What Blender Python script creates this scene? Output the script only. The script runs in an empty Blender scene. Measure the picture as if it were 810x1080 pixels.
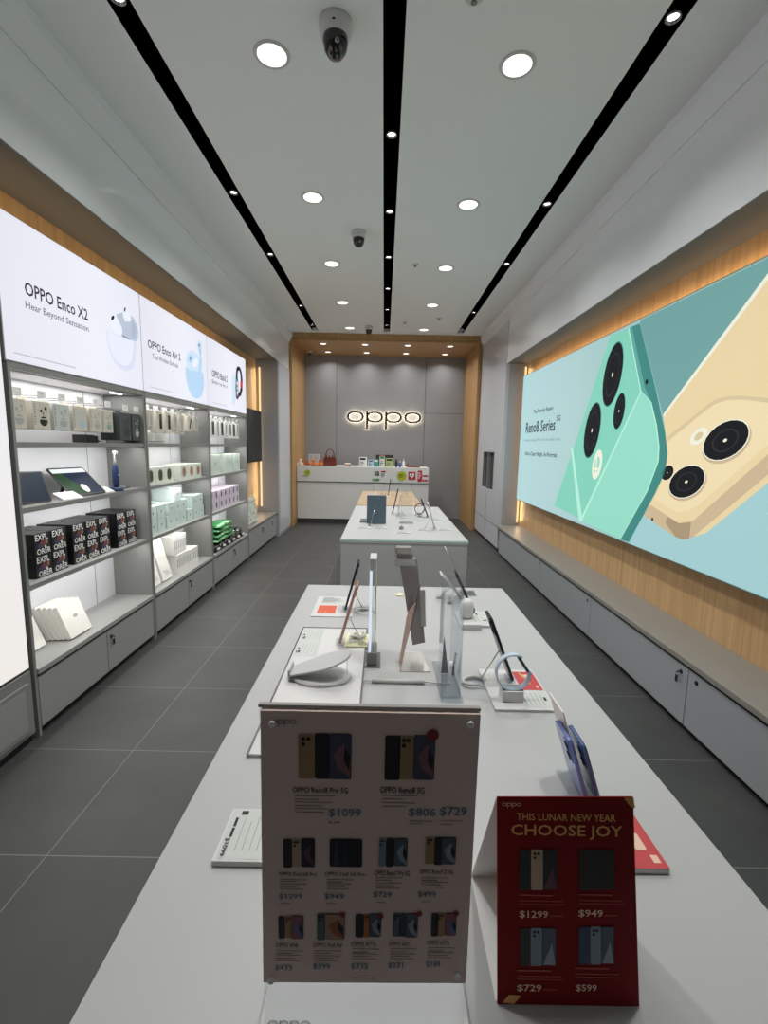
import bpy, bmesh, math, random
from mathutils import Vector, Matrix
random.seed(4)
C = bpy.context.scene.collection
PI = math.pi

# ------------------------------------------------------------------ materials
MATS = {}
def lin(c):
    return tuple((v/255/12.92 if v/255 <= .04045 else ((v/255+.055)/1.055)**2.4) for v in c)
def mat(name, rgb=(200,200,200), rough=.5, metal=0.0, coat=0.0, bump=0.0, spec=.5, nscale=40, var=0.0):
    if name in MATS: return MATS[name]
    m = bpy.data.materials.new(name); m.use_nodes = True
    nt = m.node_tree; b = nt.nodes['Principled BSDF']
    b.inputs['Base Color'].default_value = (*lin(rgb), 1)
    b.inputs['Roughness'].default_value = rough
    b.inputs['Metallic'].default_value = metal
    b.inputs['Coat Weight'].default_value = coat
    b.inputs['Coat Roughness'].default_value = .08
    b.inputs['Specular IOR Level'].default_value = spec
    tc = nt.nodes.new('ShaderNodeTexCoord'); n = nt.nodes.new('ShaderNodeTexNoise')
    n.inputs['Scale'].default_value = nscale; n.inputs['Detail'].default_value = 3
    nt.links.new(tc.outputs['Object'], n.inputs['Vector'])
    if var > 0:
        mx = nt.nodes.new('ShaderNodeMix'); mx.data_type = 'RGBA'
        l = lin(rgb)
        mx.inputs['A'].default_value = (*[max(0, v*(1-var)) for v in l], 1)
        mx.inputs['B'].default_value = (*[min(1, v*(1+var)) for v in l], 1)
        nt.links.new(n.outputs['Fac'], mx.inputs['Factor']); nt.links.new(mx.outputs['Result'], b.inputs['Base Color'])
    if bump > 0:
        bp = nt.nodes.new('ShaderNodeBump'); bp.inputs['Strength'].default_value = bump; bp.inputs['Distance'].default_value = .01
        nt.links.new(n.outputs['Fac'], bp.inputs['Height']); nt.links.new(bp.outputs['Normal'], b.inputs['Normal'])
    MATS[name] = m
    return m
def glow(name, rgb, s=1.0):
    if name in MATS: return MATS[name]
    m = bpy.data.materials.new(name); m.use_nodes = True
    nt = m.node_tree; b = nt.nodes['Principled BSDF']
    b.inputs['Base Color'].default_value = (*[v*.25 for v in lin(rgb)], 1)
    b.inputs['Roughness'].default_value = .5; b.inputs['Specular IOR Level'].default_value = .1
    b.inputs['Emission Color'].default_value = (*lin(rgb), 1); b.inputs['Emission Strength'].default_value = s
    MATS[name] = m
    return m
def glow_ramp(name, axis, lo, hi, stops, s=1.0):
    m = bpy.data.materials.new(name); m.use_nodes = True; nt = m.node_tree; b = nt.nodes['Principled BSDF']
    tc = nt.nodes.new('ShaderNodeTexCoord'); sp = nt.nodes.new('ShaderNodeSeparateXYZ'); mr = nt.nodes.new('ShaderNodeMapRange')
    mr.inputs['From Min'].default_value = lo; mr.inputs['From Max'].default_value = hi
    cr = nt.nodes.new('ShaderNodeValToRGB')
    nt.links.new(tc.outputs['Object'], sp.inputs[0]); nt.links.new(sp.outputs[axis], mr.inputs['Value']); nt.links.new(mr.outputs[0], cr.inputs[0])
    e = cr.color_ramp.elements
    while len(e) < len(stops): e.new(.5)
    for i, (p, c) in enumerate(stops): e[i].position = p; e[i].color = (*lin(c), 1)
    b.inputs['Base Color'].default_value = (.1, .12, .12, 1); b.inputs['Specular IOR Level'].default_value = .1
    nt.links.new(cr.outputs[0], b.inputs['Emission Color']); b.inputs['Emission Strength'].default_value = s
    MATS[name] = m
    return m
def clear_mat(name, tint=(235,242,245), gl=.12):
    m = bpy.data.materials.new(name); m.use_nodes = True; nt = m.node_tree
    for n in list(nt.nodes): nt.nodes.remove(n)
    o = nt.nodes.new('ShaderNodeOutputMaterial'); t = nt.nodes.new('ShaderNodeBsdfTransparent'); g = nt.nodes.new('ShaderNodeBsdfGlossy')
    f = nt.nodes.new('ShaderNodeFresnel'); mx = nt.nodes.new('ShaderNodeMixShader'); ad = nt.nodes.new('ShaderNodeMath'); ad.operation = 'ADD'; ad.inputs[1].default_value = gl
    t.inputs[0].default_value = (*lin(tint), 1); g.inputs['Roughness'].default_value = .05
    f.inputs[0].default_value = 1.45
    geo = nt.nodes.new('ShaderNodeNewGeometry'); inv = nt.nodes.new('ShaderNodeMath'); inv.operation = 'SUBTRACT'; inv.inputs[0].default_value = 1; mu = nt.nodes.new('ShaderNodeMath'); mu.operation = 'MULTIPLY'
    nt.links.new(geo.outputs['Backfacing'], inv.inputs[1]); nt.links.new(inv.outputs[0], mu.inputs[1]); nt.links.new(f.outputs[0], ad.inputs[0]); nt.links.new(ad.outputs[0], mu.inputs[0]); nt.links.new(mu.outputs[0], mx.inputs[0]); nt.links.new(t.outputs[0], mx.inputs[1]); nt.links.new(g.outputs[0], mx.inputs[2]); nt.links.new(mx.outputs[0], o.inputs[0])
    MATS[name] = m
    return m
def tile_mat():
    m = bpy.data.materials.new('floor_tiles'); m.use_nodes = True; nt = m.node_tree; b = nt.nodes['Principled BSDF']
    geo = nt.nodes.new('ShaderNodeNewGeometry'); sp = nt.nodes.new('ShaderNodeSeparateXYZ'); nt.links.new(geo.outputs['Position'], sp.inputs[0])
    def joint(out, off, step):
        a = nt.nodes.new('ShaderNodeMath'); a.operation = 'ADD'; a.inputs[1].default_value = off + 60*step; nt.links.new(out, a.inputs[0])
        d = nt.nodes.new('ShaderNodeMath'); d.operation = 'DIVIDE'; d.inputs[1].default_value = step; nt.links.new(a.outputs[0], d.inputs[0])
        f = nt.nodes.new('ShaderNodeMath'); f.operation = 'FRACT'; nt.links.new(d.outputs[0], f.inputs[0])
        l = nt.nodes.new('ShaderNodeMath'); l.operation = 'LESS_THAN'; l.inputs[1].default_value = .004/step; nt.links.new(f.outputs[0], l.inputs[0])
        return l.outputs[0]
    j1 = joint(sp.outputs['X'], 1.215, .605); j2 = joint(sp.outputs['Y'], -2.146, .605)
    mx = nt.nodes.new('ShaderNodeMath'); mx.operation = 'MAXIMUM'; nt.links.new(j1, mx.inputs[0]); nt.links.new(j2, mx.inputs[1])
    n = nt.nodes.new('ShaderNodeTexNoise'); n.inputs['Scale'].default_value = 3; n.inputs['Detail'].default_value = 8; nt.links.new(geo.outputs['Position'], n.inputs['Vector'])
    cr = nt.nodes.new('ShaderNodeValToRGB'); cr.color_ramp.elements[0].position = .3; cr.color_ramp.elements[1].position = .75
    cr.color_ramp.elements[0].color = (*lin(TILE0), 1); cr.color_ramp.elements[1].color = (*lin(TILE1), 1)
    nt.links.new(n.outputs['Fac'], cr.inputs[0])
    mc = nt.nodes.new('ShaderNodeMix'); mc.data_type = 'RGBA'; mc.inputs['B'].default_value = (*lin((112,112,110)), 1)
    nt.links.new(cr.outputs[0], mc.inputs['A']); nt.links.new(mx.outputs[0], mc.inputs['Factor']); nt.links.new(mc.outputs['Result'], b.inputs['Base Color'])
    b.inputs['Roughness'].default_value = .5; b.inputs['Specular IOR Level'].default_value = .4
    bp = nt.nodes.new('ShaderNodeBump'); bp.inputs['Strength'].default_value = .15; bp.inputs['Distance'].default_value = .002; nt.links.new(n.outputs['Fac'], bp.inputs['Height']); nt.links.new(bp.outputs[0], b.inputs['Normal'])
    MATS['floor_tiles'] = m
    return m
TILE0 = (58,59,59); TILE1 = (68,69,68)
def wood_mat(name, c0, c1, sc=(26,26,.9)):
    m = bpy.data.materials.new(name); m.use_nodes = True; nt = m.node_tree; b = nt.nodes['Principled BSDF']
    geo = nt.nodes.new('ShaderNodeNewGeometry'); mp = nt.nodes.new('ShaderNodeMapping'); mp.inputs['Scale'].default_value = sc
    n = nt.nodes.new('ShaderNodeTexNoise'); n.inputs['Scale'].default_value = 1.0; n.inputs['Detail'].default_value = 6; n.inputs['Roughness'].default_value = .65
    nt.links.new(geo.outputs['Position'], mp.inputs[0]); nt.links.new(mp.outputs[0], n.inputs['Vector'])
    cr = nt.nodes.new('ShaderNodeValToRGB'); cr.color_ramp.elements[0].position = .3; cr.color_ramp.elements[1].position = .7
    cr.color_ramp.elements[0].color = (*lin(c0), 1); cr.color_ramp.elements[1].color = (*lin(c1), 1)
    nt.links.new(n.outputs['Fac'], cr.inputs[0]); nt.links.new(cr.outputs[0], b.inputs['Base Color']); b.inputs['Roughness'].default_value = .45
    MATS[name] = m
    return m

M_ceil = mat('white_ceiling_paint', (238,241,240), .85)
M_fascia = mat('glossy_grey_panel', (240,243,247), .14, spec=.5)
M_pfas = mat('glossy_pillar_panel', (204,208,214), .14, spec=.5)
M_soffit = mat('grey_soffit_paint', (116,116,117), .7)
M_pil = mat('grey_pillar_laminate', (170,175,182), .3, coat=.2)
M_back = mat('grey_back_wall_laminate', (146,147,150), .32, coat=.15)
M_seam = mat('dark_seam', (60,60,62), .7)
M_void = mat('light_channel_black', (3,3,3), 1, spec=0)
M_black = mat('matt_black', (12,12,13), .6)
M_gblack = mat('gloss_black', (8,8,10), .12, coat=.5)
M_grey = mat('grey_cabinet_laminate', (152,152,150), .38)
M_greyd = mat('grey_cabinet_edge', (134,134,132), .4)
M_bench = mat('bench_top_laminate', (142,138,132), .4)
M_bdoor = mat('bench_door_laminate', (164,167,171), .38)
M_white = mat('white_laminate', (222,221,219), .35)
M_wback = mat('white_back_panel', (225,225,230), .5)
M_table = mat('white_table_top', (176,177,177), .42)
M_tglass = mat('green_tinted_glass_edge', (196,236,214), .3)
M_steel = mat('brushed_steel', (150,150,152), .25, metal=.9)
M_plas = mat('white_plastic', (208,207,206), .35)
M_cable = mat('white_cable_rubber', (205,204,200), .5)
M_floor = tile_mat()
M_wood = wood_mat('light_oak_panel', (184,144,98), (216,178,130))
M_woodp = wood_mat('portal_oak_panel', (160,122,76), (194,154,104))
M_woodt = wood_mat('light_oak_tabletop', (158,132,102), (186,160,128), (1.2,26,26))
M_clear = clear_mat('clear_acrylic', (250,251,252), .02)
M_clear2 = clear_mat('clear_acrylic_thick', (244,246,248), .03)
M_warm = glow('warm_led_strip', (255,212,150), 1.3)
M_led = glow('white_led_strip', (255,252,245), 4)
M_lamp = glow('downlight_diffuser', (255,250,240), 1.8)
M_spot = glow('spotlight_lens', (255,250,242), 9)

# ------------------------------------------------------------------ mesh builder
class MB:
    def __init__(s): s.b = bmesh.new(); s.m = []
    def mi(s, m):
        if m is None: m = M_white
        if m not in s.m: s.m.append(m)
        return s.m.index(m)
    def _tag(s, faces, m, smooth=False):
        i = s.mi(m)
        for f in faces: f.material_index = i; f.smooth = smooth
    def box(s, x0, x1, y0, y1, z0, z1, m=None, bev=0, M=None):
        v = [s.b.verts.new(p) for p in ((x0,y0,z0),(x1,y0,z0),(x1,y1,z0),(x0,y1,z0),(x0,y0,z1),(x1,y0,z1),(x1,y1,z1),(x0,y1,z1))]
        f = [s.b.faces.new([v[i] for i in q]) for q in ((3,2,1,0),(4,5,6,7),(0,1,5,4),(1,2,6,5),(2,3,7,6),(3,0,4,7))]
        s._tag(f, m)
        if bev:
            e = set(e for q in f for e in q.edges)
            r = bmesh.ops.bevel(s.b, geom=list(e), offset=bev, segments=2, affect='EDGES', profile=.5, material=-1)
            v = list(set(v for q in r['faces'] for v in q.verts) | set(q for q in v if q.is_valid))
        if M is not None:
            for q in v: q.co = M @ q.co
        return s
    def prism(s, pts, M, d, m=None, smooth=False):   # pts 2D in xy of M, extruded along local z by d
        a = [s.b.verts.new(M @ Vector((x,y,0))) for x,y in pts]; b = [s.b.verts.new(M @ Vector((x,y,d))) for x,y in pts]
        n = len(pts); f = [s.b.faces.new(list(reversed(a))), s.b.faces.new(b)]
        s._tag(f, m)
        g = [s.b.faces.new((a[i], a[(i+1)%n], b[(i+1)%n], b[i])) for i in range(n)]
        s._tag(g, m, smooth)
        return s
    def lathe(s, prof, c=(0,0,0), n=28, m=None, smooth=True, M=None, sx=1, sy=1):
        rings = []
        for r, z in prof:
            if r < 1e-6: rings.append([s.b.verts.new((c[0], c[1], c[2]+z))])
            else: rings.append([s.b.verts.new((c[0]+sx*r*math.cos(2*PI*i/n), c[1]+sy*r*math.sin(2*PI*i/n), c[2]+z)) for i in range(n)])
        fs = []
        for a, b in zip(rings, rings[1:]):
            for i in range(n):
                j = (i+1) % n
                if len(a) == 1 and len(b) == 1: continue
                if len(a) == 1: fs.append(s.b.faces.new((a[0], b[j], b[i])))
                elif len(b) == 1: fs.append(s.b.faces.new((a[i], a[j], b[0])))
                else: fs.append(s.b.faces.new((a[i], a[j], b[j], b[i])))
        if len(rings[0]) > 1: fs.append(s.b.faces.new(list(reversed(rings[0]))))
        if len(rings[-1]) > 1: fs.append(s.b.faces.new(rings[-1]))
        s._tag(fs, m, smooth)
        if M is not None:
            for r in rings:
                for v in r: v.co = M @ v.co
        return s
    def tube(s, path, r, m=None, n=8, closed=False, ry=None):
        P = [Vector(p) for p in path]; rings = []; N = len(P); ry = ry or r
        up = Vector((0,0,1))
        for i, p in enumerate(P):
            if closed: t = P[(i+1)%N] - P[i-1]
            else: t = P[min(i+1,N-1)] - P[max(i-1,0)]
            t.normalize(); a = t.cross(up)
            if a.length < .05: a = t.cross(Vector((0,1,0)))
            a.normalize(); c = a.cross(t).normalized()
            rings.append([s.b.verts.new(p + a*r*math.cos(2*PI*k/n) + c*ry*math.sin(2*PI*k/n)) for k in range(n)])
        fs = []
        for i in range(N if closed else N-1):
            a, b = rings[i], rings[(i+1)%N]
            for k in range(n): fs.append(s.b.faces.new((a[k], a[(k+1)%n], b[(k+1)%n], b[k])))
        if not closed: fs.append(s.b.faces.new(list(reversed(rings[0])))); fs.append(s.b.faces.new(rings[-1]))
        s._tag(fs, m, True)
        return s
    def done(s, name, parent=None, loc=None, fixn=True):
        if fixn: bmesh.ops.recalc_face_normals(s.b, faces=s.b.faces[:])
        me = bpy.data.meshes.new(name); s.b.to_mesh(me); s.b.free()
        for m in s.m: me.materials.append(m)
        o = bpy.data.objects.new(name, me); C.objects.link(o)
        if parent: o.parent = parent
        if loc: o.location = loc
        return o
def rrect(w, h, r, n=5, cx=0, cy=0):
    pts = []
    for sx, sy, a in ((1,1,0),(-1,1,90),(-1,-1,180),(1,-1,270)):
        for k in range(n+1):
            t = math.radians(a + 90*k/n)
            pts.append((cx+sx*(w/2-r)+r*math.cos(t), cy+sy*(h/2-r)+r*math.sin(t)))
    return pts
def frame(O, U, V):   # matrix with local x=U, y=V, z=UxV
    U = Vector(U).normalized(); V = Vector(V).normalized(); N = U.cross(V)
    return Matrix(((U.x,V.x,N.x,O[0]),(U.y,V.y,N.y,O[1]),(U.z,V.z,N.z,O[2]),(0,0,0,1)))

LABELS = set()
def tag(o, label, cat, group=None, kind=None):
    o['label'] = label; o['category'] = cat
    if group: o['group'] = group
    if kind: o['kind'] = kind
    return o
def thing(name, label, cat, loc=(0,0,0), rz=0, group=None):
    o = bpy.data.objects.new(name, None); C.objects.link(o); o.location = loc; o.rotation_euler = (0,0,rz)
    o.empty_display_size = .05
    return tag(o, label, cat, group)
def struct(mb, name, label=None):
    o = mb.done(name); o['kind'] = 'structure'
    if label: o['label'] = label
    return o
def dup(root, loc, label, group=None, rz=None):
    r = root.copy(); C.objects.link(r); r.location = loc
    if rz is not None: r.rotation_euler = (0,0,rz)
    r['label'] = label
    if group: r['group'] = group
    for ch in list(root.children):
        c = ch.copy(); C.objects.link(c); c.parent = r
        for g in list(ch.children):
            d = g.copy(); C.objects.link(d); d.parent = c
    return r
_tc = {}
def text_polys(s):
    if s in _tc: return _tc[s]
    cu = bpy.data.curves.new('t', 'FONT'); cu.body = s; cu.resolution_u = 2; cu.offset = .012
    o = bpy.data.objects.new('t', cu); C.objects.link(o)
    dg = bpy.context.evaluated_depsgraph_get(); dg.update()
    me = bpy.data.meshes.new_from_object(o.evaluated_get(dg))
    vs = [tuple(v.co)[:2] for v in me.vertices]; fs = [tuple(p.vertices) for p in me.polygons]
    bpy.data.objects.remove(o); bpy.data.curves.remove(cu); bpy.data.meshes.remove(me)
    x0 = min(v[0] for v in vs); x1 = max(v[0] for v in vs); y0 = min(v[1] for v in vs); y1 = max(v[1] for v in vs)
    _tc[s] = ([((x-x0)/(x1-x0), (y-y0)/(y1-y0)) for x, y in vs], fs)
    return _tc[s]
def logo_polys():     # lower-case wide letters o p p o: ring letters with stems; unit box, width 4.35 height 1.25
    if 'LOGO' in _tc: return _tc['LOGO']
    vs, fs = [], []
    def ring(cx, cy, w, h, t, n=36):
        b = len(vs)
        for i in range(n):
            a = 2*PI*i/n; c, s_ = math.cos(a), math.sin(a)
            k = lambda v, e: math.copysign(abs(v)**e, v)
            vs.append((cx+w*k(c,.85), cy+h*k(s_,.85))); vs.append((cx+(w-t)*k(c,.85), cy+(h-t*.9)*k(s_,.85)))
        for i in range(n):
            j = (i+1) % n; fs.append((b+2*i, b+2*j, b+2*j+1, b+2*i+1))
    def bar(x0, x1, y0, y1):
        b = len(vs); vs.extend([(x0,y0),(x1,y0),(x1,y1),(x0,y1)]); fs.append((b,b+1,b+2,b+3))
    ring(.5,.86,.5,.38,.12); ring(1.65,.86,.5,.38,.12); ring(2.78,.86,.5,.38,.12); ring(3.93,.86,.5,.38,.12)
    bar(1.15,1.27,0,1.24); bar(2.28,2.40,0,1.24)
    _tc['LOGO'] = ([(x/4.43, y/1.24) for x, y in vs], fs)
    return _tc['LOGO']
class Art:             # printed artwork laid on a surface: U reads left to right, V up
    def __init__(s, O, U, V, lift=.0008, step=.0004):
        s.M = frame(O, U, V); s.mb = MB(); s.l = lift; s.st = step
    def poly(s, pts, m, k=0):
        z = s.l + s.st*k
        vs = [s.mb.b.verts.new(s.M @ Vector((x,y,z))) for x, y in pts]
        try: f = s.mb.b.faces.new(vs)
        except ValueError: return s
        f.material_index = s.mb.mi(m)
        f.normal_update()
        if f.normal.dot(s.M.to_3x3() @ Vector((0,0,1))) < 0: f.normal_flip()
        return s
    def rect(s, x0, y0, x1, y1, m, k=0): return s.poly([(x0,y0),(x1,y0),(x1,y1),(x0,y1)], m, k)
    def circ(s, cx, cy, r, m, k=0, n=16, ry=None):
        return s.poly([(cx+r*math.cos(2*PI*i/n), cy+(ry or r)*math.sin(2*PI*i/n)) for i in range(n)], m, k)
    def glyph(s, data, x0, y0, x1, y1, m, k):
        vs, fs = data; z = s.l + s.st*k; mi = s.mb.mi(m)
        V = [s.mb.b.verts.new(s.M @ Vector((x0+(x1-x0)*u, y0+(y1-y0)*v, z))) for u, v in vs]
        for f in fs:
            try: q = s.mb.b.faces.new([V[i] for i in f])
            except ValueError: continue
            q.material_index = mi; q.normal_update()
            if q.normal.dot(s.M.to_3x3() @ Vector((0,0,1))) < 0: q.normal_flip()
        return s
    def text(s, t, x0, y0, x1, y1, m, k=2, sup=None):
        s.glyph(text_polys(t), x0, y0, x1, y1, m, k)
        if sup: s.glyph(text_polys(sup[0]), *sup[1:], m, k)
        return s
    def logo(s, x0, y0, x1, y1, m, k=2): return s.glyph(logo_polys(), x0, y0, x1, y1, m, k)
    def lines(s, x0, y0, x1, y1, n, m, k=1, h=.5):
        dy = (y1-y0)/n
        for i in range(n):
            w = [1,.6,.9,.7,.82,.5][(i*5+n) % 6]; s.rect(x0, y1-dy*(i+h), x0+(x1-x0)*w, y1-dy*i, m, k)
        return s
    def done(s, name, parent=None): return s.mb.done(name, parent, fixn=False)
def lamp(name, kind, loc, power, color=(1,.99,.965), rot=None, **kw):
    l = bpy.data.lights.new(name, kind); l.energy = power; l.color = color
    for k, v in kw.items(): setattr(l, k, v)
    o = bpy.data.objects.new(name, l); C.objects.link(o); o.location = loc
    if rot: o.rotation_euler = rot
    return o
DOWNW, SPOTW, PORTW, SHELFW, COVEW, HALOW, WORLD, EXPO, LBOX, SCR = 10.5, 7.0, 3.8, 3.0, 10.0, .2, .09, 0.0, .97, .93
D={'G_face':[(4.147,2.481),(3.854,2.47),(3.58,1.961),(3.43,1.868),(3.333,1.699),(3.276,1.549),(3.267,1.45),(3.365,1.239),(3.692,0.816),(5.169,0.9),(4.756,1.527),(4.588,1.786)],'G_side':[(3.854,2.47),(3.689,2.463),(3.404,1.978),(3.225,1.646),(3.171,1.501),(3.179,1.38),(3.271,1.223),(3.553,0.824),(3.692,0.816),(3.365,1.239),(3.267,1.45),(3.276,1.549),(3.333,1.699),(3.43,1.868),(3.58,1.961)],'G_low':[(4.453,0.851),(3.578,1.953),(3.429,1.863),(3.342,1.699),(3.285,1.549),(3.28,1.449),(3.375,1.239),(3.699,0.821),(4.411,0.847)],'G_line1':[(4.824,1.545),(4.765,1.527),(4.429,0.897),(3.58,1.961),(3.576,1.942),(4.433,0.833),(4.496,0.851)],'Au':[(2.454,2.423),(3.27,1.757),(3.225,1.646),(3.171,1.501),(3.179,1.38),(3.384,1.079),(3.041,0.979),(2.891,0.979),(2.719,1.049),(2.285,1.403)],'Au_hump':[(3.186,1.585),(2.84,1.762),(2.768,1.794),(2.67,1.807),(2.562,1.799),(2.345,1.761),(2.316,1.59),(2.81,1.204),(2.903,1.152),(3.009,1.132),(3.265,1.185),(3.179,1.38),(3.171,1.501)],'Au_hump_edge':[(3.188,1.621),(2.844,1.788),(2.773,1.819),(2.673,1.829),(2.565,1.82),(2.348,1.784),(2.345,1.761),(2.562,1.799),(2.67,1.807),(2.768,1.794),(2.84,1.762),(3.186,1.585)],'Au_side':[(3.384,1.087),(3.378,1.053),(2.991,0.971),(2.918,0.97),(2.825,1.006),(2.322,1.42),(2.339,1.519),(2.841,1.104),(2.975,1.065),(3.312,1.142)],'E_g1':[(3.982,2.387),(3.941,2.362),(3.91,2.318),(3.892,2.258),(3.888,2.188),(3.898,2.113),(3.922,2.04),(3.959,1.976),(4.004,1.927),(4.054,1.898),(4.104,1.893),(4.15,1.914),(4.185,1.959),(4.205,2.024),(4.209,2.101),(4.196,2.182),(4.168,2.258),(4.128,2.322),(4.08,2.366),(4.03,2.388)],'E_g2':[(4.296,1.933),(4.254,1.915),(4.222,1.876),(4.202,1.821),(4.196,1.754),(4.205,1.681),(4.227,1.608),(4.262,1.543),(4.305,1.492),(4.355,1.459),(4.404,1.449),(4.45,1.464),(4.485,1.503),(4.508,1.561),(4.514,1.634),(4.503,1.713),(4.477,1.788),(4.439,1.854),(4.393,1.902),(4.344,1.929)],'E_g3':[(3.854,1.971),(3.83,1.96),(3.811,1.937),(3.799,1.904),(3.794,1.864),(3.798,1.821),(3.809,1.779),(3.828,1.742),(3.852,1.714),(3.878,1.697),(3.906,1.693),(3.931,1.703),(3.951,1.726),(3.964,1.76),(3.969,1.802),(3.965,1.847),(3.952,1.89),(3.932,1.927),(3.907,1.954),(3.88,1.97)],'E_gl':[(4.168,1.523),(4.141,1.514),(4.121,1.494),(4.107,1.465),(4.102,1.428),(4.106,1.388),(4.118,1.347),(4.138,1.311),(4.164,1.282),(4.193,1.263),(4.222,1.257),(4.25,1.263),(4.272,1.283),(4.286,1.314),(4.292,1.352),(4.287,1.395),(4.274,1.436),(4.252,1.473),(4.226,1.501),(4.197,1.518)],'E_a1':[(2.504,1.664),(2.487,1.639),(2.483,1.609),(2.495,1.576),(2.52,1.545),(2.557,1.516),(2.605,1.494),(2.657,1.479),(2.711,1.476),(2.759,1.483),(2.797,1.502),(2.819,1.53),(2.822,1.564),(2.807,1.601),(2.775,1.635),(2.731,1.664),(2.68,1.684),(2.626,1.694),(2.577,1.693),(2.535,1.683)],'E_a2':[(2.805,1.413),(2.785,1.391),(2.78,1.363),(2.79,1.332),(2.814,1.301),(2.85,1.273),(2.896,1.25),(2.948,1.234),(3.001,1.228),(3.049,1.233),(3.087,1.248),(3.11,1.272),(3.116,1.303),(3.103,1.338),(3.074,1.371),(3.032,1.4),(2.982,1.422),(2.929,1.434),(2.88,1.436),(2.837,1.429)],'E_al':[(2.813,1.658),(2.803,1.648),(2.8,1.635),(2.804,1.619),(2.815,1.604),(2.832,1.588),(2.853,1.576),(2.877,1.566),(2.901,1.562),(2.923,1.562),(2.94,1.568),(2.95,1.578),(2.953,1.592),(2.949,1.608),(2.936,1.625),(2.918,1.641),(2.896,1.653),(2.872,1.662),(2.849,1.666),(2.829,1.664)],'E_a3':[(3.117,1.423),(3.103,1.416),(3.094,1.406),(3.09,1.393),(3.092,1.379),(3.1,1.364),(3.113,1.351),(3.13,1.34),(3.148,1.333),(3.168,1.33),(3.186,1.332),(3.2,1.338),(3.21,1.348),(3.214,1.362),(3.211,1.377),(3.203,1.392),(3.189,1.406),(3.172,1.416),(3.153,1.423),(3.134,1.425)],'x_case':[(3.059,2.196),(3.061,2.135),(3.083,2.068),(3.131,2.013),(3.192,1.988),(3.268,1.981),(3.341,2.009),(3.383,2.066),(3.407,2.15),(3.418,2.205),(3.33,2.197),(3.233,2.199),(3.123,2.196)],'x_case_in':[(3.067,2.193),(3.072,2.137),(3.095,2.075),(3.145,2.025),(3.213,2.009),(3.282,2.018),(3.335,2.053),(3.37,2.143),(3.376,2.196),(3.329,2.192),(3.232,2.191),(3.123,2.191)],'x_lid':[(3.181,2.322),(3.249,2.352),(3.328,2.365),(3.392,2.356),(3.436,2.32),(3.452,2.277),(3.442,2.232),(3.418,2.203),(3.34,2.197),(3.233,2.201),(3.191,2.246)],'x_lid2':[(3.364,2.334),(3.404,2.318),(3.421,2.28),(3.404,2.224),(3.351,2.201)],'x_bud1':[(3.112,2.299),(3.145,2.314),(3.18,2.309),(3.238,2.252),(3.24,2.218),(3.204,2.195),(3.15,2.198),(3.115,2.237)],'x_bud2':[(3.259,2.357),(3.282,2.393),(3.301,2.388),(3.347,2.365),(3.364,2.334),(3.343,2.318),(3.282,2.303),(3.261,2.328)],'x_tip1':[(3.148,2.29),(3.14,2.281),(3.131,2.274),(3.122,2.272),(3.116,2.274),(3.115,2.28),(3.118,2.288),(3.126,2.297),(3.136,2.303),(3.145,2.306),(3.151,2.304),(3.152,2.298)],'x_tip2':[(3.294,2.382),(3.289,2.373),(3.283,2.367),(3.278,2.364),(3.274,2.365),(3.273,2.37),(3.275,2.378),(3.279,2.387),(3.285,2.394),(3.291,2.397),(3.295,2.396),(3.296,2.39)],'x_slot':[(3.238,2.207),(3.321,2.204),(3.322,2.196),(3.233,2.199)],'y_case':[(4.232,2.166),(4.226,2.102),(4.246,2.042),(4.284,1.982),(4.341,1.931),(4.424,1.913),(4.502,1.921),(4.585,1.957),(4.638,2.032),(4.653,2.121),(4.639,2.171),(4.491,2.166),(4.34,2.152)],'y_lid':[(4.258,2.179),(4.252,2.241),(4.283,2.294),(4.367,2.33),(4.462,2.332),(4.548,2.31),(4.626,2.29),(4.63,2.205),(4.603,2.166),(4.424,2.152),(4.3,2.153)],'y_bud':[(4.632,2.432),(4.621,2.412),(4.594,2.394),(4.559,2.382),(4.525,2.38),(4.502,2.388),(4.495,2.404),(4.505,2.424),(4.531,2.442),(4.565,2.454),(4.6,2.456),(4.624,2.448)],'y_stem':[(4.532,2.383),(4.613,2.403),(4.596,2.285),(4.562,2.16),(4.53,2.155),(4.576,2.315)],'y_bud2':[(4.392,2.262),(4.384,2.244),(4.366,2.229),(4.343,2.221),(4.32,2.221),(4.305,2.23),(4.3,2.245),(4.308,2.263),(4.326,2.278),(4.349,2.286),(4.371,2.286),(4.387,2.277)],'y_in':[(4.519,2.242),(4.499,2.219),(4.468,2.2),(4.435,2.192),(4.408,2.195),(4.395,2.209),(4.398,2.23),(4.417,2.253),(4.447,2.271),(4.481,2.281),(4.508,2.278),(4.522,2.264)],'z_band':[(5.655,2.322),(5.677,2.378),(5.733,2.413),(5.824,2.412),(5.881,2.366),(5.912,2.271),(5.896,2.158),(5.837,2.085),(5.761,2.061),(5.685,2.021),(5.634,2.038),(5.625,2.148)],'z_band_in':[(5.715,2.32),(5.74,2.361),(5.785,2.373),(5.819,2.335),(5.832,2.26),(5.814,2.171),(5.765,2.11),(5.722,2.117)],'z_scr':[(5.643,2.246),(5.733,2.263),(5.732,2.064),(5.652,2.045)],'z_red':[(5.812,2.247),(5.896,2.258),(5.882,2.179),(5.807,2.181)],'z_blue':[(5.497,2.257),(5.584,2.296),(5.634,2.266),(5.613,1.998),(5.557,1.94),(5.491,1.966)]}
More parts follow.
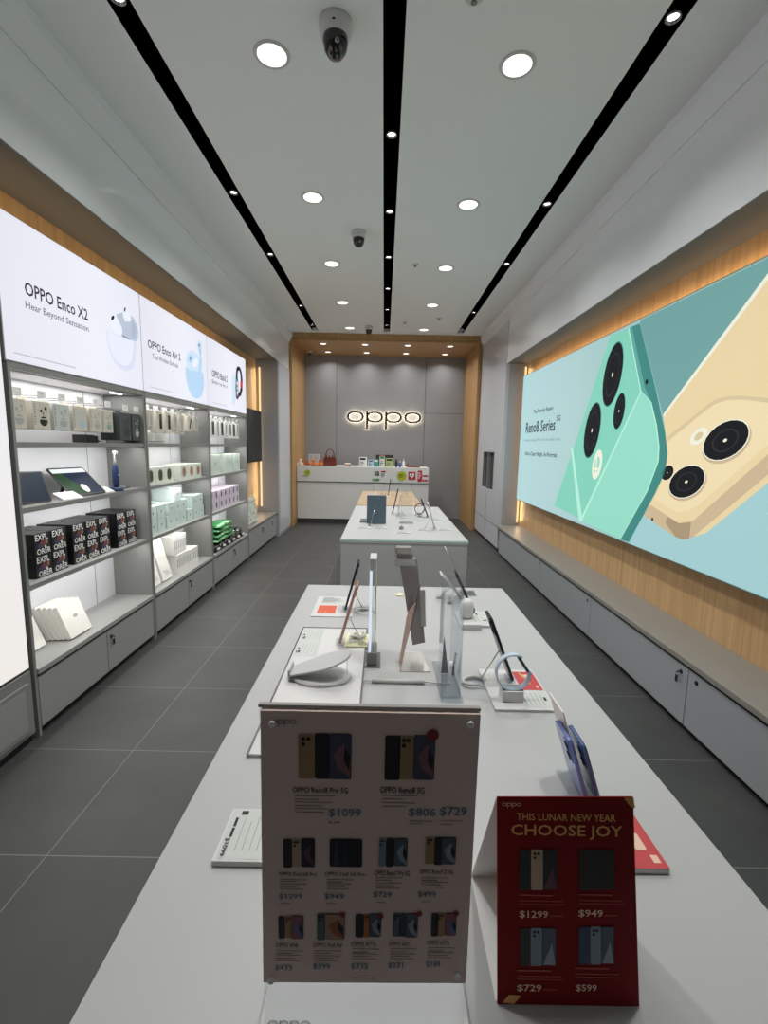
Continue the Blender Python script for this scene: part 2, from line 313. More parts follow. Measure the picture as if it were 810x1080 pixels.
SIGN=[['r','gold',-0.078,1.192,-0.062,1.24],['r','black',-0.062,1.192,-0.047,1.241],['s','scr',-0.048,1.192,-0.026,1.241],['r','black',0.007,1.192,0.022,1.24],['r','gold',0.021,1.193,0.035,1.24],['s','scr',0.035,1.193,0.056,1.241],['r','black',-0.094,1.092,-0.085,1.125],['r','cream',-0.085,1.093,-0.076,1.125],['s','dark',-0.076,1.093,-0.062,1.126],['s','fold',-0.047,1.094,-0.014,1.126],['r','silver',0.003,1.095,0.01,1.128],['r','black',0.01,1.095,0.018,1.128],['s','grey',0.018,1.096,0.032,1.128],['r','gold',0.05,1.099,0.059,1.13],['r','black',0.059,1.098,0.068,1.13],['s','grey',0.066,1.099,0.081,1.13],['r','black',-0.1,1.008,-0.093,1.035],['r','gold',-0.093,1.009,-0.086,1.035],['s','pink',-0.087,1.008,-0.074,1.036],['r','teal',-0.06,1.007,-0.051,1.039],['s','orange',-0.052,1.008,-0.031,1.039],['r','black',-0.02,1.011,-0.011,1.039],['r','orange',-0.011,1.011,-0.005,1.039],['s','grey',-0.006,1.012,0.007,1.04],['r','teal',0.019,1.013,0.027,1.041],['r','navy',0.026,1.013,0.033,1.041],['s','grey',0.032,1.012,0.045,1.041],['r','black',0.059,1.014,0.066,1.042],['r','gold',0.065,1.014,0.073,1.042],['s','pink',0.073,1.015,0.085,1.042],['t','OPPO Reno8 Pro 5G',-0.084,1.177,-0.029,1.183,'k'],['t','OPPO Reno8 5G',0.003,1.178,0.047,1.185,'k'],['t','$1099',-0.048,1.15,-0.016,1.16,'b'],['t','$1199',-0.048,1.143,-0.037,1.146,'k'],['t','$806',0.032,1.152,0.059,1.162,'b'],['t','$729',0.063,1.153,0.09,1.164,'b'],['t','OPPO Find X5 Pro',-0.099,1.083,-0.06,1.087,'k'],['t','OPPO Find X3 Pro',-0.052,1.084,-0.011,1.088,'k'],['t','OPPO Reno7 Pro 5G',-0.001,1.085,0.035,1.091,'k'],['t','OPPO Reno7 Z 5G',0.045,1.088,0.079,1.093,'k'],['t','$1299',-0.099,1.055,-0.075,1.062,'b'],['t','$949',-0.052,1.056,-0.032,1.063,'b'],['t','$729',-0.002,1.059,0.017,1.066,'b'],['t','$499',0.044,1.06,0.063,1.067,'b'],['t','OPPO A96',-0.103,0.998,-0.08,1.003,'k'],['t','OPPO Pad Air',-0.064,0.999,-0.033,1.004,'k'],['t','OPPO A77s',-0.024,1.001,0.002,1.006,'k'],['t','OPPO A57',0.015,1.002,0.037,1.007,'k'],['t','OPPO A17k',0.055,1.004,0.079,1.009,'k'],['t','$433',-0.104,0.969,-0.086,0.976,'b'],['t','$399',-0.064,0.971,-0.046,0.979,'b'],['t','$332',-0.024,0.972,-0.006,0.98,'b'],['t','$231',0.015,0.974,0.031,0.982,'b'],['t','$189',0.055,0.976,0.07,0.984,'b'],['l','line',-0.082,1.173,-0.042,1.174],['l','line',-0.082,1.169,-0.058,1.171],['l','line',-0.082,1.166,-0.044,1.167],['l','line',-0.082,1.162,-0.054,1.163],['l','line',-0.082,1.159,-0.048,1.16],['l','line',-0.082,1.155,-0.052,1.156],['l','line',0.005,1.175,0.04,1.176],['l','line',0.005,1.171,0.026,1.172],['l','line',0.005,1.167,0.038,1.168],['l','line',0.005,1.163,0.03,1.164],['l','line',0.033,1.147,0.056,1.149],['l','line',0.033,1.144,0.047,1.145],['l','line',0.064,1.148,0.086,1.149],['l','line',0.064,1.144,0.077,1.146],['l','line',-0.098,1.078,-0.07,1.08],['l','line',-0.098,1.076,-0.081,1.077],['l','line',-0.098,1.073,-0.071,1.074],['l','line',-0.098,1.07,-0.078,1.071],['l','line',-0.098,1.067,-0.074,1.068],['l','line',-0.098,1.05,-0.088,1.051],['l','line',-0.05,1.079,-0.022,1.081],['l','line',-0.05,1.076,-0.034,1.078],['l','line',-0.05,1.074,-0.024,1.075],['l','line',-0.05,1.071,-0.031,1.072],['l','line',-0.05,1.068,-0.026,1.069],['l','line',-0.05,1.051,-0.04,1.052],['l','line',0.0,1.082,0.028,1.083],['l','line',0.0,1.079,0.017,1.08],['l','line',0.0,1.076,0.027,1.078],['l','line',0.001,1.073,0.02,1.075],['l','line',0.001,1.07,0.025,1.072],['l','line',0.001,1.053,0.011,1.055],['l','line',0.047,1.083,0.075,1.085],['l','line',0.047,1.08,0.064,1.082],['l','line',0.047,1.078,0.074,1.079],['l','line',0.047,1.075,0.067,1.076],['l','line',0.048,1.072,0.071,1.073],['l','line',0.048,1.055,0.058,1.056],['l','line',-0.103,0.993,-0.074,0.995],['l','line',-0.103,0.99,-0.086,0.992],['l','line',-0.103,0.988,-0.076,0.989],['l','line',-0.103,0.984,-0.083,0.986],['l','line',-0.103,0.981,-0.079,0.983],['l','line',-0.063,0.994,-0.034,0.996],['l','line',-0.063,0.991,-0.046,0.993],['l','line',-0.063,0.988,-0.036,0.99],['l','line',-0.063,0.985,-0.043,0.987],['l','line',-0.063,0.982,-0.038,0.984],['l','line',-0.023,0.997,0.006,0.998],['l','line',-0.023,0.993,-0.006,0.995],['l','line',-0.023,0.991,0.004,0.992],['l','line',-0.023,0.988,-0.003,0.989],['l','line',-0.023,0.985,0.002,0.986],['l','line',0.017,0.998,0.046,0.999],['l','line',0.017,0.995,0.034,0.996],['l','line',0.017,0.992,0.044,0.993],['l','line',0.017,0.989,0.037,0.99],['l','line',0.017,0.986,0.042,0.987],['l','line',0.056,1.0,0.085,1.001],['l','line',0.056,0.996,0.073,0.998],['l','line',0.056,0.994,0.084,0.995],['l','line',0.056,0.991,0.077,0.992],['l','line',0.057,0.988,0.081,0.989],['l','line',-0.022,0.961,0.002,0.962],['c',0.053,1.242,0.006],['c',-0.033,1.039,0.003],['c',0.006,1.038,0.003],['c',0.046,1.042,0.003],['c',0.084,1.043,0.003]]
SCREWS=[(-0.103, 1.251), (0.089, 1.254), (-0.108, 0.959), (0.088, 0.968)]
SCORN=[(-0.113, 1.261), (0.099, 1.265), (0.097, 0.959), (-0.117, 0.951)]
SLOGO=['logo', -0.104, 1.248, -0.08, 1.255]
RED=[['logo','OPPO',0.1549,0.2334,0.1784,0.2398],['t','THIS LUNAR NEW YEAR',0.1728,0.219,0.2956,0.2278],['T','CHOOSE JOY',0.1662,0.1971,0.3037,0.2142],['t','$1299',0.1771,0.1024,0.212,0.1118],['t','$949',0.2494,0.1047,0.2792,0.1141],['t','$729',0.1746,0.0168,0.2042,0.0256],['t','$599',0.2461,0.0179,0.2716,0.0267],['r','black',0.1763,0.1358,0.191,0.1841],['r','cream',0.191,0.1361,0.2058,0.1843],['s','dark',0.2057,0.1368,0.2229,0.1846],['r','black',0.2504,0.1371,0.2671,0.1853],['r','black',0.2671,0.1373,0.2789,0.1856],['s','fold',0.2781,0.138,0.2936,0.1858],['r','black',0.178,0.047,0.1909,0.0906],['r','silver',0.1909,0.0472,0.205,0.0915],['s','grey',0.205,0.048,0.2218,0.0917],['r','navy',0.2498,0.0498,0.264,0.0934],['r','silver',0.264,0.05,0.2771,0.0943],['s','grey',0.2771,0.051,0.2927,0.0945],['l','l',0.1765,0.129,0.2181,0.1306],['l','l',0.1765,0.1227,0.2303,0.1237],['l','l',0.1765,0.119,0.2328,0.1199],['l','l',0.2499,0.1307,0.2915,0.1323],['l','l',0.2499,0.1244,0.3037,0.1254],['l','l',0.2499,0.1207,0.3061,0.1216],['l','l',0.1745,0.0407,0.2158,0.0423],['l','l',0.1746,0.0345,0.2279,0.0355],['l','l',0.1746,0.0309,0.2304,0.0318],['l','l',0.2454,0.0444,0.2867,0.046],['l','l',0.2454,0.0382,0.2989,0.0392],['l','l',0.2454,0.0345,0.3013,0.0355],['l','l',0.2145,0.1052,0.2315,0.1064],['l','l',0.2804,0.107,0.2975,0.1082],['l','l',0.2061,0.019,0.2231,0.0202]]
RCORN=[(0.1487, 0.2455), (0.3178, 0.2484), (0.3237, 0.0046), (0.1511, -0.0016)]
RG1=[(0.3056, 0.2482), (0.3178, 0.2484), (0.3196, 0.236), (0.3142, 0.2371)]
RG2=[(0.1566, 0.0043), (0.165, 0.0136), (0.1795, 0.0127), (0.1711, 0.0029)]
# ================================================================== THE SHOP SHELL
YB = -1.2
s = MB(); s.box(-2.15, 2.15, YB, 10.1, -.06, 0, M_floor); struct(s, 'floor')
# ceiling in strips around the three recessed black light channels
HC = 3.45
TR = [(-1.215, 2.1), (.01, 2.1), (1.265, 2.1)]
s = MB(); xs = [-1.75]
for x, _ in TR: xs += [x-.052, x+.052]
xs.append(1.80)
for i in range(0, len(xs), 2): s.box(xs[i], xs[i+1], YB, 8.72, HC, HC+.12, M_ceil)
for i in range(1, len(xs)-1, 2): s.box(xs[i], xs[i+1], 8.42, 8.72, HC, HC+.12, M_ceil)
struct(s, 'ceiling')
s = MB(); s.box(-2.15, 2.15, YB, 10.1, HC+.12, HC+.2, M_ceil); struct(s, 'ceiling')
# fascias: glossy panels with a small stepped moulding where they meet the ceiling
ZL, ZR = 2.81, 2.69
s = MB(); s.box(-1.76, -1.70, YB, 8.62, ZL+.006, HC, M_fascia); s.prism([(-1.70,HC-.17),(-1.69,HC-.17),(-1.635,HC-.06),(-1.635,HC-.0),(-1.70,HC)], frame((0,8.6,0),(1,0,0),(0,0,1)), 9.8, M_fascia)
struct(s, 'trim_1')
s = MB(); s.box(1.705, 1.78, YB, 8.62, ZR+.006, HC, M_fascia); s.prism([(1.705,HC-.17),(1.695,HC-.17),(1.655,HC-.06),(1.655,HC),(1.705,HC)], frame((0,8.6,0),(1,0,0),(0,0,1)), 9.8, M_fascia)
struct(s, 'trim_2')
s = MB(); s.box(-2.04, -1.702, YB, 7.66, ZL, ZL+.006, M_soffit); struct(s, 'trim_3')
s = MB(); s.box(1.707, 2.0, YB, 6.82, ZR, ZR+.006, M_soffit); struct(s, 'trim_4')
# side walls: oak panelling
s = MB(); s.box(-2.15, -2.04, YB, 10.1, 0, HC, M_wood); struct(s, 'wall_left')
s = MB(); s.box(2.0, 2.15, YB, 10.1, 0, HC, M_wood); struct(s, 'wall_right')
# back wall with panel seams
s = MB(); s.box(-2.15, 2.15, 10.0, 10.1, 0, HC, M_back)
for x in (-1.0, .835): s.box(x-.004, x+.004, 9.998, 10.0, 0, 3.3, M_seam)
s.box(.839, 1.66, 9.998, 10.0, 2.20, 2.206, M_seam)
struct(s, 'wall_back')
# pillars of glossy panels before the portal
s = MB(); s.box(-2.04, -1.70, 7.66, 8.6, 0, ZL, M_pil)
s.box(-1.70, -1.698, 7.66, 8.6, 1.50, 1.505, M_seam); struct(s, 'trim_5')
s = MB(); s.box(-1.70, -1.69, 7.70, 8.58, .05, ZL, M_pfas); struct(s, 'trim_6')
nx0, nx1, nz0, nz1 = 7.28, 8.08, .86, 1.46
s = MB()
s.box(1.74, 2.0, 6.82, 8.6, 0, ZR, M_pil); s.box(1.697, 1.74, 6.82, nx0, .05, HC-.12, M_pfas); s.box(1.697, 1.74, nx1, 8.6, .05, HC-.12, M_pfas)
s.box(1.697, 1.74, nx0, nx1, .05, nz0, M_pfas); s.box(1.697, 1.74, nx0, nx1, nz1, HC-.12, M_pfas)
s.box(1.695, 1.697, 7.70, 7.706, .05, nz0, M_seam); s.box(1.695, 1.697, 6.82, 8.6, .36, .365, M_seam); s.box(1.715, 1.74, 6.84, 8.6, 0, .05, M_black)
struct(s, 'trim_7')
# oak portal in front of the counter niche
s = MB(); s.box(-2.04, -1.66, 8.6, 10.0, 0, HC, M_woodp); s.box(1.64, 2.0, 8.6, 10.0, 0, HC, M_woodp); s.box(-1.66, 1.64, 8.62, 10.0, 3.33, HC, M_woodp)
s.box(-1.70, 1.68, 8.585, 8.62, 3.37, HC, M_woodp, .004); s.box(-1.70, -1.65, 8.585, 8.62, 0, 3.40, M_woodp); s.box(1.63, 1.68, 8.585, 8.62, 0, 3.40, M_woodp)
struct(s, 'trim_8')
# niche boxes in the right pillar
t = thing('wall_niche', 'recessed grey twin slot niche in the glossy right pillar', 'niche', (1.739, 7.68, 1.16))
s = MB(); s.box(-.002, .002, -.40, .40, -.30, .30, M_seam); s.done('back_panel', t)
s = MB(); s.box(-.05, 0, -.02, .02, -.30, .30, M_greyd); s.done('divider', t)
s = MB(); s.box(-.045, 0, -.40, -.385, -.30, .30, M_greyd); s.box(-.045, 0, .385, .40, -.30, .30, M_greyd); s.box(-.045, 0, -.385, .385, .285, .30, M_greyd); s.done('frame', t)

# ------------------------------------------------------------------ ceiling fittings
def plast(): return M_plas
names = ['left', 'middle', 'right']
sp = [[1.2, 2.38, 3.998, 5.2, 7.01, 8.07], [1.1, 2.2, 3.262, 4.247, 5.211, 6.2, 7.11, 8.0], [1.2, 2.413, 4.069, 5.322, 7.164, 8.18]]
for i, (x, _) in enumerate(TR):
    t = thing('ceiling_track', 'long black recessed light channel, the %s one of three along the ceiling' % names[i], 'light track', (x, 0, HC))
    s = MB(); s.box(-.05, .05, YB, 8.42, .095, .11, M_void); s.box(-.052, -.046, YB, 8.42, 0, .11, M_void); s.box(.046, .052, YB, 8.42, 0, .11, M_void); s.box(-.046, .046, YB, 8.42, .05, .056, M_void); s.done('channel', t)
    for y in sp[i]:
        s = MB(); s.lathe([(.030,.03),(.034,.012),(.034,.0),(.028,.0),(.024,.022)], (0,y,0), 20, M_steel); q = s.done('spotlight', t)
        s = MB(); s.lathe([(0,.012),(.027,.012),(.027,.016),(0,.016)], (0,y,0), 20, M_spot); s.done('lens', q)
        l = lamp('spot_lamp', 'SPOT', (0, y, -.012), SPOTW, spot_size=math.radians(62), spot_blend=.6, shadow_soft_size=.02); l.parent = q
dl = [(-.6, 2.66), (.64, 2.69), (-.6, 4.03), (.64, 4.09), (-.6, 5.40), (.635, 5.46), (-.605, 6.79), (.63, 6.83), (-.605, 8.2), (.63, 8.22)]
rows_ = ['nearest', 'second', 'third', 'fourth', 'farthest']
t0 = thing('ceiling_downlight', 'round recessed downlight, nearest in the left ceiling row', 'downlight', (dl[0][0], dl[0][1], HC), group='round downlights in the white ceiling')
s = MB(); s.lathe([(.072,-.004),(.086,-.008),(.092,-.001),(.092,.0)], n=36, m=M_plas); s.done('trim_ring', t0)
s = MB(); s.lathe([(0,-.005),(.073,-.005),(.073,-.001),(0,-.001)], n=36, m=M_lamp); s.done('diffuser', t0)
l = lamp('lamp', 'AREA', (0,0,-.012), DOWNW, shape='DISK', size=.14, spread=math.radians(134)); l.parent = t0
for x, sd in ((-.6, 'left'), (.64, 'right')):
    dup(t0, (x, 1.29, HC), 'round recessed downlight overhead before the nearest one, %s ceiling row' % sd)
for i, (x, y) in enumerate(dl[1:], 1):
    dup(t0, (x, y, HC), 'round recessed downlight, %s in the %s ceiling row' % (rows_[i//2], 'left right'.split()[i % 2]))
pl = [(x, y) for y in (8.9, 9.65) for x in (-1.14, -.38, .40, 1.17)]
nm = ['leftmost', 'second from left', 'third from left', 'rightmost']
p0 = None
for i, (x, y) in enumerate(pl):
    lb = 'small round downlight in the oak portal, %s of the %s row' % (nm[i % 4], 'front' if i < 4 else 'rear')
    if p0 is None:
        p0 = thing('portal_downlight', lb, 'downlight', (x, y, 3.33), group='small downlights above the counter')
        s = MB(); s.lathe([(.052,-.004),(.064,-.007),(.068,0)], n=28, m=M_plas); s.done('trim_ring', p0)
        s = MB(); s.lathe([(0,-.005),(.053,-.005),(.053,-.001),(0,-.001)], n=28, m=M_lamp); s.done('diffuser', p0)
        l = lamp('lamp', 'AREA', (0,0,-.012), PORTW, shape='DISK', size=.1, spread=math.radians(140)); l.parent = p0
    else: dup(p0, (x, y, 3.33), lb)
# dome cameras
def dome(x, y, z, k, lb):
    t = thing('ceiling_camera', lb, 'security camera', (x, y, z))
    s = MB(); s.lathe([(.078*k,0),(.078*k,-.025*k),(.070*k,-.055*k),(.058*k,-.065*k),(0,-.065*k)], n=32, m=M_plas); s.lathe([(0,0),(.008*k,-.002),(.0,-.004)], (0,-.0745*k,-.04*k), 10, M_black); s.done('housing', t)
    s = MB(); s.lathe([(.058*k,-.06*k),(.060*k,-.08*k),(.052*k,-.115*k),(.034*k,-.14*k),(0,-.148*k)], n=32, m=M_gblack); s.done('dome', t)
    s = MB(); s.lathe([(0,-.02),(.012*k,-.015),(.014*k,0),(0,.0)], (0.012*k,-.045*k,-.10*k), 12, M_steel); s.done('lens', t)
dome(-.262, 2.47, HC, 1.0, 'large white dome security camera with smoked black bubble nearest on ceiling')
dome(-.268, 4.62, HC, .9, 'white dome security camera halfway along the ceiling beside the second downlight pair')
dome(-.285, 8.08, HC, .85, 'small looking white dome camera at the far end of the ceiling')
dome(-1.50, 9.6, 3.33, .6, 'tiny dark dome camera in the upper left corner above the counter')
for x, y, lb in ((.353,2.33,'flat white sprinkler cover at the top edge near the middle channel'), (.298,5.376,'flat white sprinkler cover right of the middle channel halfway down'), (.292,7.77,'flat white sprinkler cover beside the far middle channel'), (.80,7.5,'flat white sprinkler cover near the far right downlights')):
    t = thing('ceiling_sprinkler', lb, 'sprinkler', (x, y, HC))
    s = MB(); s.lathe([(.04,0),(.04,-.004),(.034,-.009),(0,-.009)], n=24, m=M_plas); s.done('plate', t)
    s = MB(); s.lathe([(.008,-.009),(.008,-.02),(.014,-.022),(0,-.024)], n=12, m=M_steel); s.done('head', t)

# ------------------------------------------------------------------ left shelving units
X0, X1 = -2.035, -1.74
BAYS = [(2.24, 3.485), (3.495, 4.745), (4.755, 6.04)]
SH = [1.50, 1.18, .79]; WT = .36
bn = ['nearest', 'middle', 'farthest']
def lock(parent, y, z, x=.0, key=True):
    s = MB(); s.lathe([(.012,0),(.012,.004),(.009,.006),(0,.006)], n=16, m=M_black, M=frame((x, y, z), (0,1,0), (0,0,1))); q = s.done('lock', parent)
    if key:
        s = MB(); s.box(x+.006, x+.02, y-.003, y+.003, z-.005, z+.005, M_steel); s.box(x+.010, x+.016, y-.001, y+.016, z-.055, z-.02, M_black, .002)
        s.tube([(x+.014, y+.012*math.cos(a)+.004, z-.012+.012*math.sin(a)) for a in [2*PI*k/12 for k in range(12)]], .0015, M_steel, 5, closed=True); s.done('key', parent)
def doors(t, y0, y1, zt, zb=.045, x=0.0, n=2, locks=(), m=None, sgn=1):
    w = (y1-y0)/n
    for i in range(n):
        s = MB(); a, b = y0+i*w+.003, y0+(i+1)*w-.003
        s.box(min(x-.018*sgn, x), max(x-.018*sgn, x), a, b, zb, zt, m or M_grey, .002); d = s.done('door', t)
        for ly, lz in locks:
            if a <= ly <= b: lock(d, ly, lz, x)
for i, (a, b) in enumerate(BAYS):
    t = thing('shelving_unit', '%s grey metal shelving unit on the left wall, under a white lightbox' % bn[i].capitalize(), 'shelf unit', (X1, a, 0))
    w = b-a; DP = X0-X1
    for y in (0, w-.018):
        s = MB(); s.box(DP, 0, y, y+.018, 0, 1.87, M_greyd, .001); s.done('side_panel', t)
    s = MB(); s.box(DP, DP+.012, .018, w-.018, WT, 1.87, M_wback); s.box(DP+.0125, DP+.0135, w*.80, w*.80+.003, WT, 1.84, M_seam); s.done('back_panel', t)
    s = MB(); s.box(DP, 0, .018, w-.018, 1.842, 1.87, M_greyd, .001); h = s.done('header', t)
    for z in SH:
        s = MB(); s.box(DP+.012, -.012, .018, w-.018, z-.02, z, M_grey, .001); s.box(-.014, -.010, .018, w-.018, z-.023, z+.002, M_greyd); q = s.done('shelf', t)
        s = MB(); s.box(-.05, -.038, .05, w-.05, z-.0215, z-.0195, M_led); s.done('light_strip', q)
        l = lamp('shelf_lamp', 'AREA', (-.044, w/2, z-.0225), SHELFW, (1,.98,.95), rot=(0, math.radians(18), 0), shape='RECTANGLE', size=.012, size_y=w-.12); l.parent = q
    s = MB(); s.box(-.26, -.04, .05, w-.05, 1.838, 1.8415, M_wback)
    for k in range(3): s.lathe([(.012,0),(.012,-.008),(0,-.008)], (-.10, w*.80+.05*k+.02, 1.842), 14, M_spot)
    s.done('light_strip', h)
    l = lamp('shelf_lamp', 'AREA', (-.15, w/2, 1.835), SHELFW*.9, (1,.98,.95), shape='RECTANGLE', size=.20, size_y=w-.12); l.parent = h
    s = MB(); s.box(DP, .010, .018, w-.018, WT-.028, WT, M_grey, .002); s.done('worktop', t)
    s = MB(); s.box(DP, -.02, .018, w-.018, .04, WT-.028, M_greyd); s.box(DP, -.02, .018, w-.018, .30, WT-.028, M_black); s.done('carcass', t)
    s = MB(); s.box(DP, -.03, .018, w-.018, 0, .04, M_black); s.done('plinth', t)
    doors(t, .02, w-.02, .312, locks=[((2.905, 4.15, 5.43)[i]-a, .265)])
# lightboxes above
inkd = glow('backlit_print_black', (38,36,46), 1.0); inkg = glow('backlit_print_grey', (120,118,132), 1.0)
LBW = glow_ramp('lightbox_white', 'Y', -.1, 1.5, [(0,(226,224,236)),(.5,(236,236,247)),(1,(226,226,240))], LBOX)
g1 = glow('print_pale_blue_grey', (208,213,231), 1); g2 = glow('print_case_white', (222,225,240), 1); g3 = glow('print_lid_grey', (178,188,206), 1); g4 = glow('print_bud_white', (226,230,240), 1); g5 = glow('print_shade', (170,178,198), 1)
b1 = glow('print_sky_blue', (180,210,238), .95); b2 = glow('print_light_blue', (204,224,242), .92); b3 = glow('print_mid_blue', (160,198,230), 1); r1 = glow('print_red', (200,50,60), 1)
def lightbox(i, y0, y1, z0, z1, lb, name='wall_lightbox', face=None):
    t = thing(name, lb, 'lightbox', (X1, y0, z0))
    s = MB(); s.box(-.09, -.004, 0, y1-y0, 0, z1-z0, M_greyd, .002); s.done('frame', t)
    s = MB(); s.box(-.004, 0, .006, y1-y0-.006, .008, z1-z0-.006, face or LBW); s.done('face', t)
    return t
lb1 = lightbox(0, 2.235, 3.49, 1.872, 2.545, 'white lightbox advertising white earbuds in an open case')
lb2 = lightbox(1, 3.492, 4.75, 1.872, 2.545, 'white lightbox advertising pale blue earbuds')
lb3 = lightbox(2, 4.752, 6.05, 1.872, 2.545, 'white lightbox advertising a black smart band')
def wart(t):
    return Art((X1-t.location.x, -t.location.y, -t.location.z), (0,1,0), (0,0,1), .0015)
a = wart(lb1)
a.poly(D['x_lid'], g3, 0).poly(D['x_lid2'], g5, 1).poly(D['x_bud2'], g4, 2).poly(D['x_case'], g1, 1).poly(D['x_case_in'], g2, 2).poly(D['x_bud1'], g4, 3).poly(D['x_tip1'], inkd, 4).poly(D['x_tip2'], inkd, 4).poly(D['x_slot'], inkg, 4)
a.done('product_picture', lb1); a = wart(lb1)
a.text('OPPO Enco X2', 2.388, 2.205, 2.875, 2.268, inkd).text('Hear Beyond Sensation', 2.384, 2.133, 2.875, 2.177, inkg)
a.done('headline', lb1); a = wart(lb1); a.rect(2.285, 1.916, 2.733, 1.9185, inkg, 1); a.done('small_print', lb1)
a = wart(lb2)
a.poly(D['y_stem'], b3, 1).poly(D['y_lid'], b2, 0).poly(D['y_case'], b1, 1).poly(D['y_bud'], b2, 2).poly(D['y_bud2'], b3, 2).poly(D['y_in'], g4, 2)
a.circ(4.56, 2.41, .018, inkg, 3); a.circ(4.345, 2.255, .014, inkg, 3)
a.done('product_picture', lb2); a = wart(lb2)
a.text('OPPO Enco Air 2', 3.578, 2.197, 4.135, 2.255, inkd).text('True Wireless Earbuds', 3.635, 2.130, 4.078, 2.165, inkg)
a.done('headline', lb2); a = wart(lb2); a.rect(3.58, 1.916, 4.0, 1.9185, inkg, 1); a.done('small_print', lb2)
a = wart(lb3)
a.poly(D['z_blue'], b2, 0).poly(D['z_band'], inkd, 1).poly(D['z_band_in'], g4, 2).poly(D['z_scr'], inkg, 3).poly(D['z_red'], r1, 3)
for k, c in enumerate((g4, b1, g4)): a.circ(5.69, 2.10+.055*k, .022, c, 4, 10)
a.done('product_picture', lb3); a = wart(lb3)
a.text('OPPO Band 2', 4.872, 2.172, 5.342, 2.243, inkd).text('Better run for it', 4.868, 2.108, 5.337, 2.148, inkg)
a.done('headline', lb3); a = wart(lb3); a.rect(4.87, 1.916, 5.3, 1.9185, inkg, 1); a.done('small_print', lb3)
lbt = lightbox(3, .93, 2.215, .385, 2.545, 'tall blank white lightbox panel at the left edge beside the shelving', 'wall_lightbox', glow_ramp('tall_lightbox_white', 'Z', 0, 2.2, [(0,(238,232,226)),(.5,(236,232,234)),(1,(228,224,234))], LBOX))
# cabinet under the tall lightbox
t = thing('base_cabinet', 'dark grey base cabinet with framed door below the tall blank lightbox', 'cabinet', (X1, .93, 0))
s = MB(); s.box(-.295, 0, 0, 1.285, .045, .375, M_greyd, .002); s.done('carcass', t)
s = MB(); s.box(0, .012, .03, 1.255, .07, .325, M_greyd, .003); s.box(.012, .014, .06, 1.225, .095, .30, M_grey); s.done('door', t)
s = MB(); s.box(-.28, -.02, 0, 1.285, 0, .045, M_black); s.done('plinth', t)
# low cabinet beyond the shelving
t = thing('low_cabinet', 'low grey cabinet under the black television at the far left', 'cabinet', (X1, 6.06, 0))
s = MB(); s.box(-.295, -.02, 0, 1.58, .04, .385, M_greyd); s.done('carcass', t)
s = MB(); s.box(-.295, .012, 0, 1.59, .385, .41, M_bench, .002); s.done('top', t)
s = MB(); s.box(-.28, -.03, 0, 1.58, 0, .04, M_black); s.done('plinth', t)
doors(t, .01, 1.57, .372, locks=[(.66, .30), (1.27, .30)])
# television
t = thing('wall_television', 'black flat television screen hung on the oak wall past the shelving', 'television', (-2.035, 6.80, 1.235))
s = MB(); s.box(.03, .085, 0, .80, 0, .78, M_black, .004); s.done('cabinet', t)
s = MB(); s.box(.085, .087, .012, .788, .014, .768, mat('dark_screen', (30,32,36), .25, spec=.5)); s.done('screen', t)
s = MB(); s.box(0, .03, .25, .55, .25, .55, M_steel); s.done('wall_bracket', t)

# warm cove strips
def cove(loc, size, L, rotx, lb, power):
    t = thing('cove_light_strip', lb, 'led strip', loc)
    s = MB(); s.box(-size[0]/2, size[0]/2, -size[1]/2, size[1]/2, -size[2]/2, size[2]/2, M_warm); s.done('strip', t)
    l = lamp('strip_lamp', 'AREA', L, power, (1,.72,.42), rot=rotx, shape='RECTANGLE', size=.02, size_y=max(size)-.05); l.parent = t
cove((-1.86, 4.15, 2.552), (.02,3.8,.012), (-.0,0,.02), (0, math.radians(150), 0), 'warm glowing strip along the top of the earbud lightboxes', COVEW*.2)
cove((1.955, 4.4, 2.512), (.02,4.2,.012), (0,0,.02), (0, math.radians(-150), 0), 'warm glowing strip along the top of the huge wall screen', COVEW*.2)
cove((-1.98, 7.642, 1.60), (.02,.012,2.2), (0,-.02,0), (math.radians(-90),0,math.radians(-41)), 'vertical warm glowing strip in the corner beside the television', COVEW*.25)
cove((1.965, 6.80, 1.55), (.02,.012,2.2), (0,-.02,0), (math.radians(-90),0,math.radians(40)), 'vertical warm glowing strip at the far end of the large wall screen', COVEW*.25)

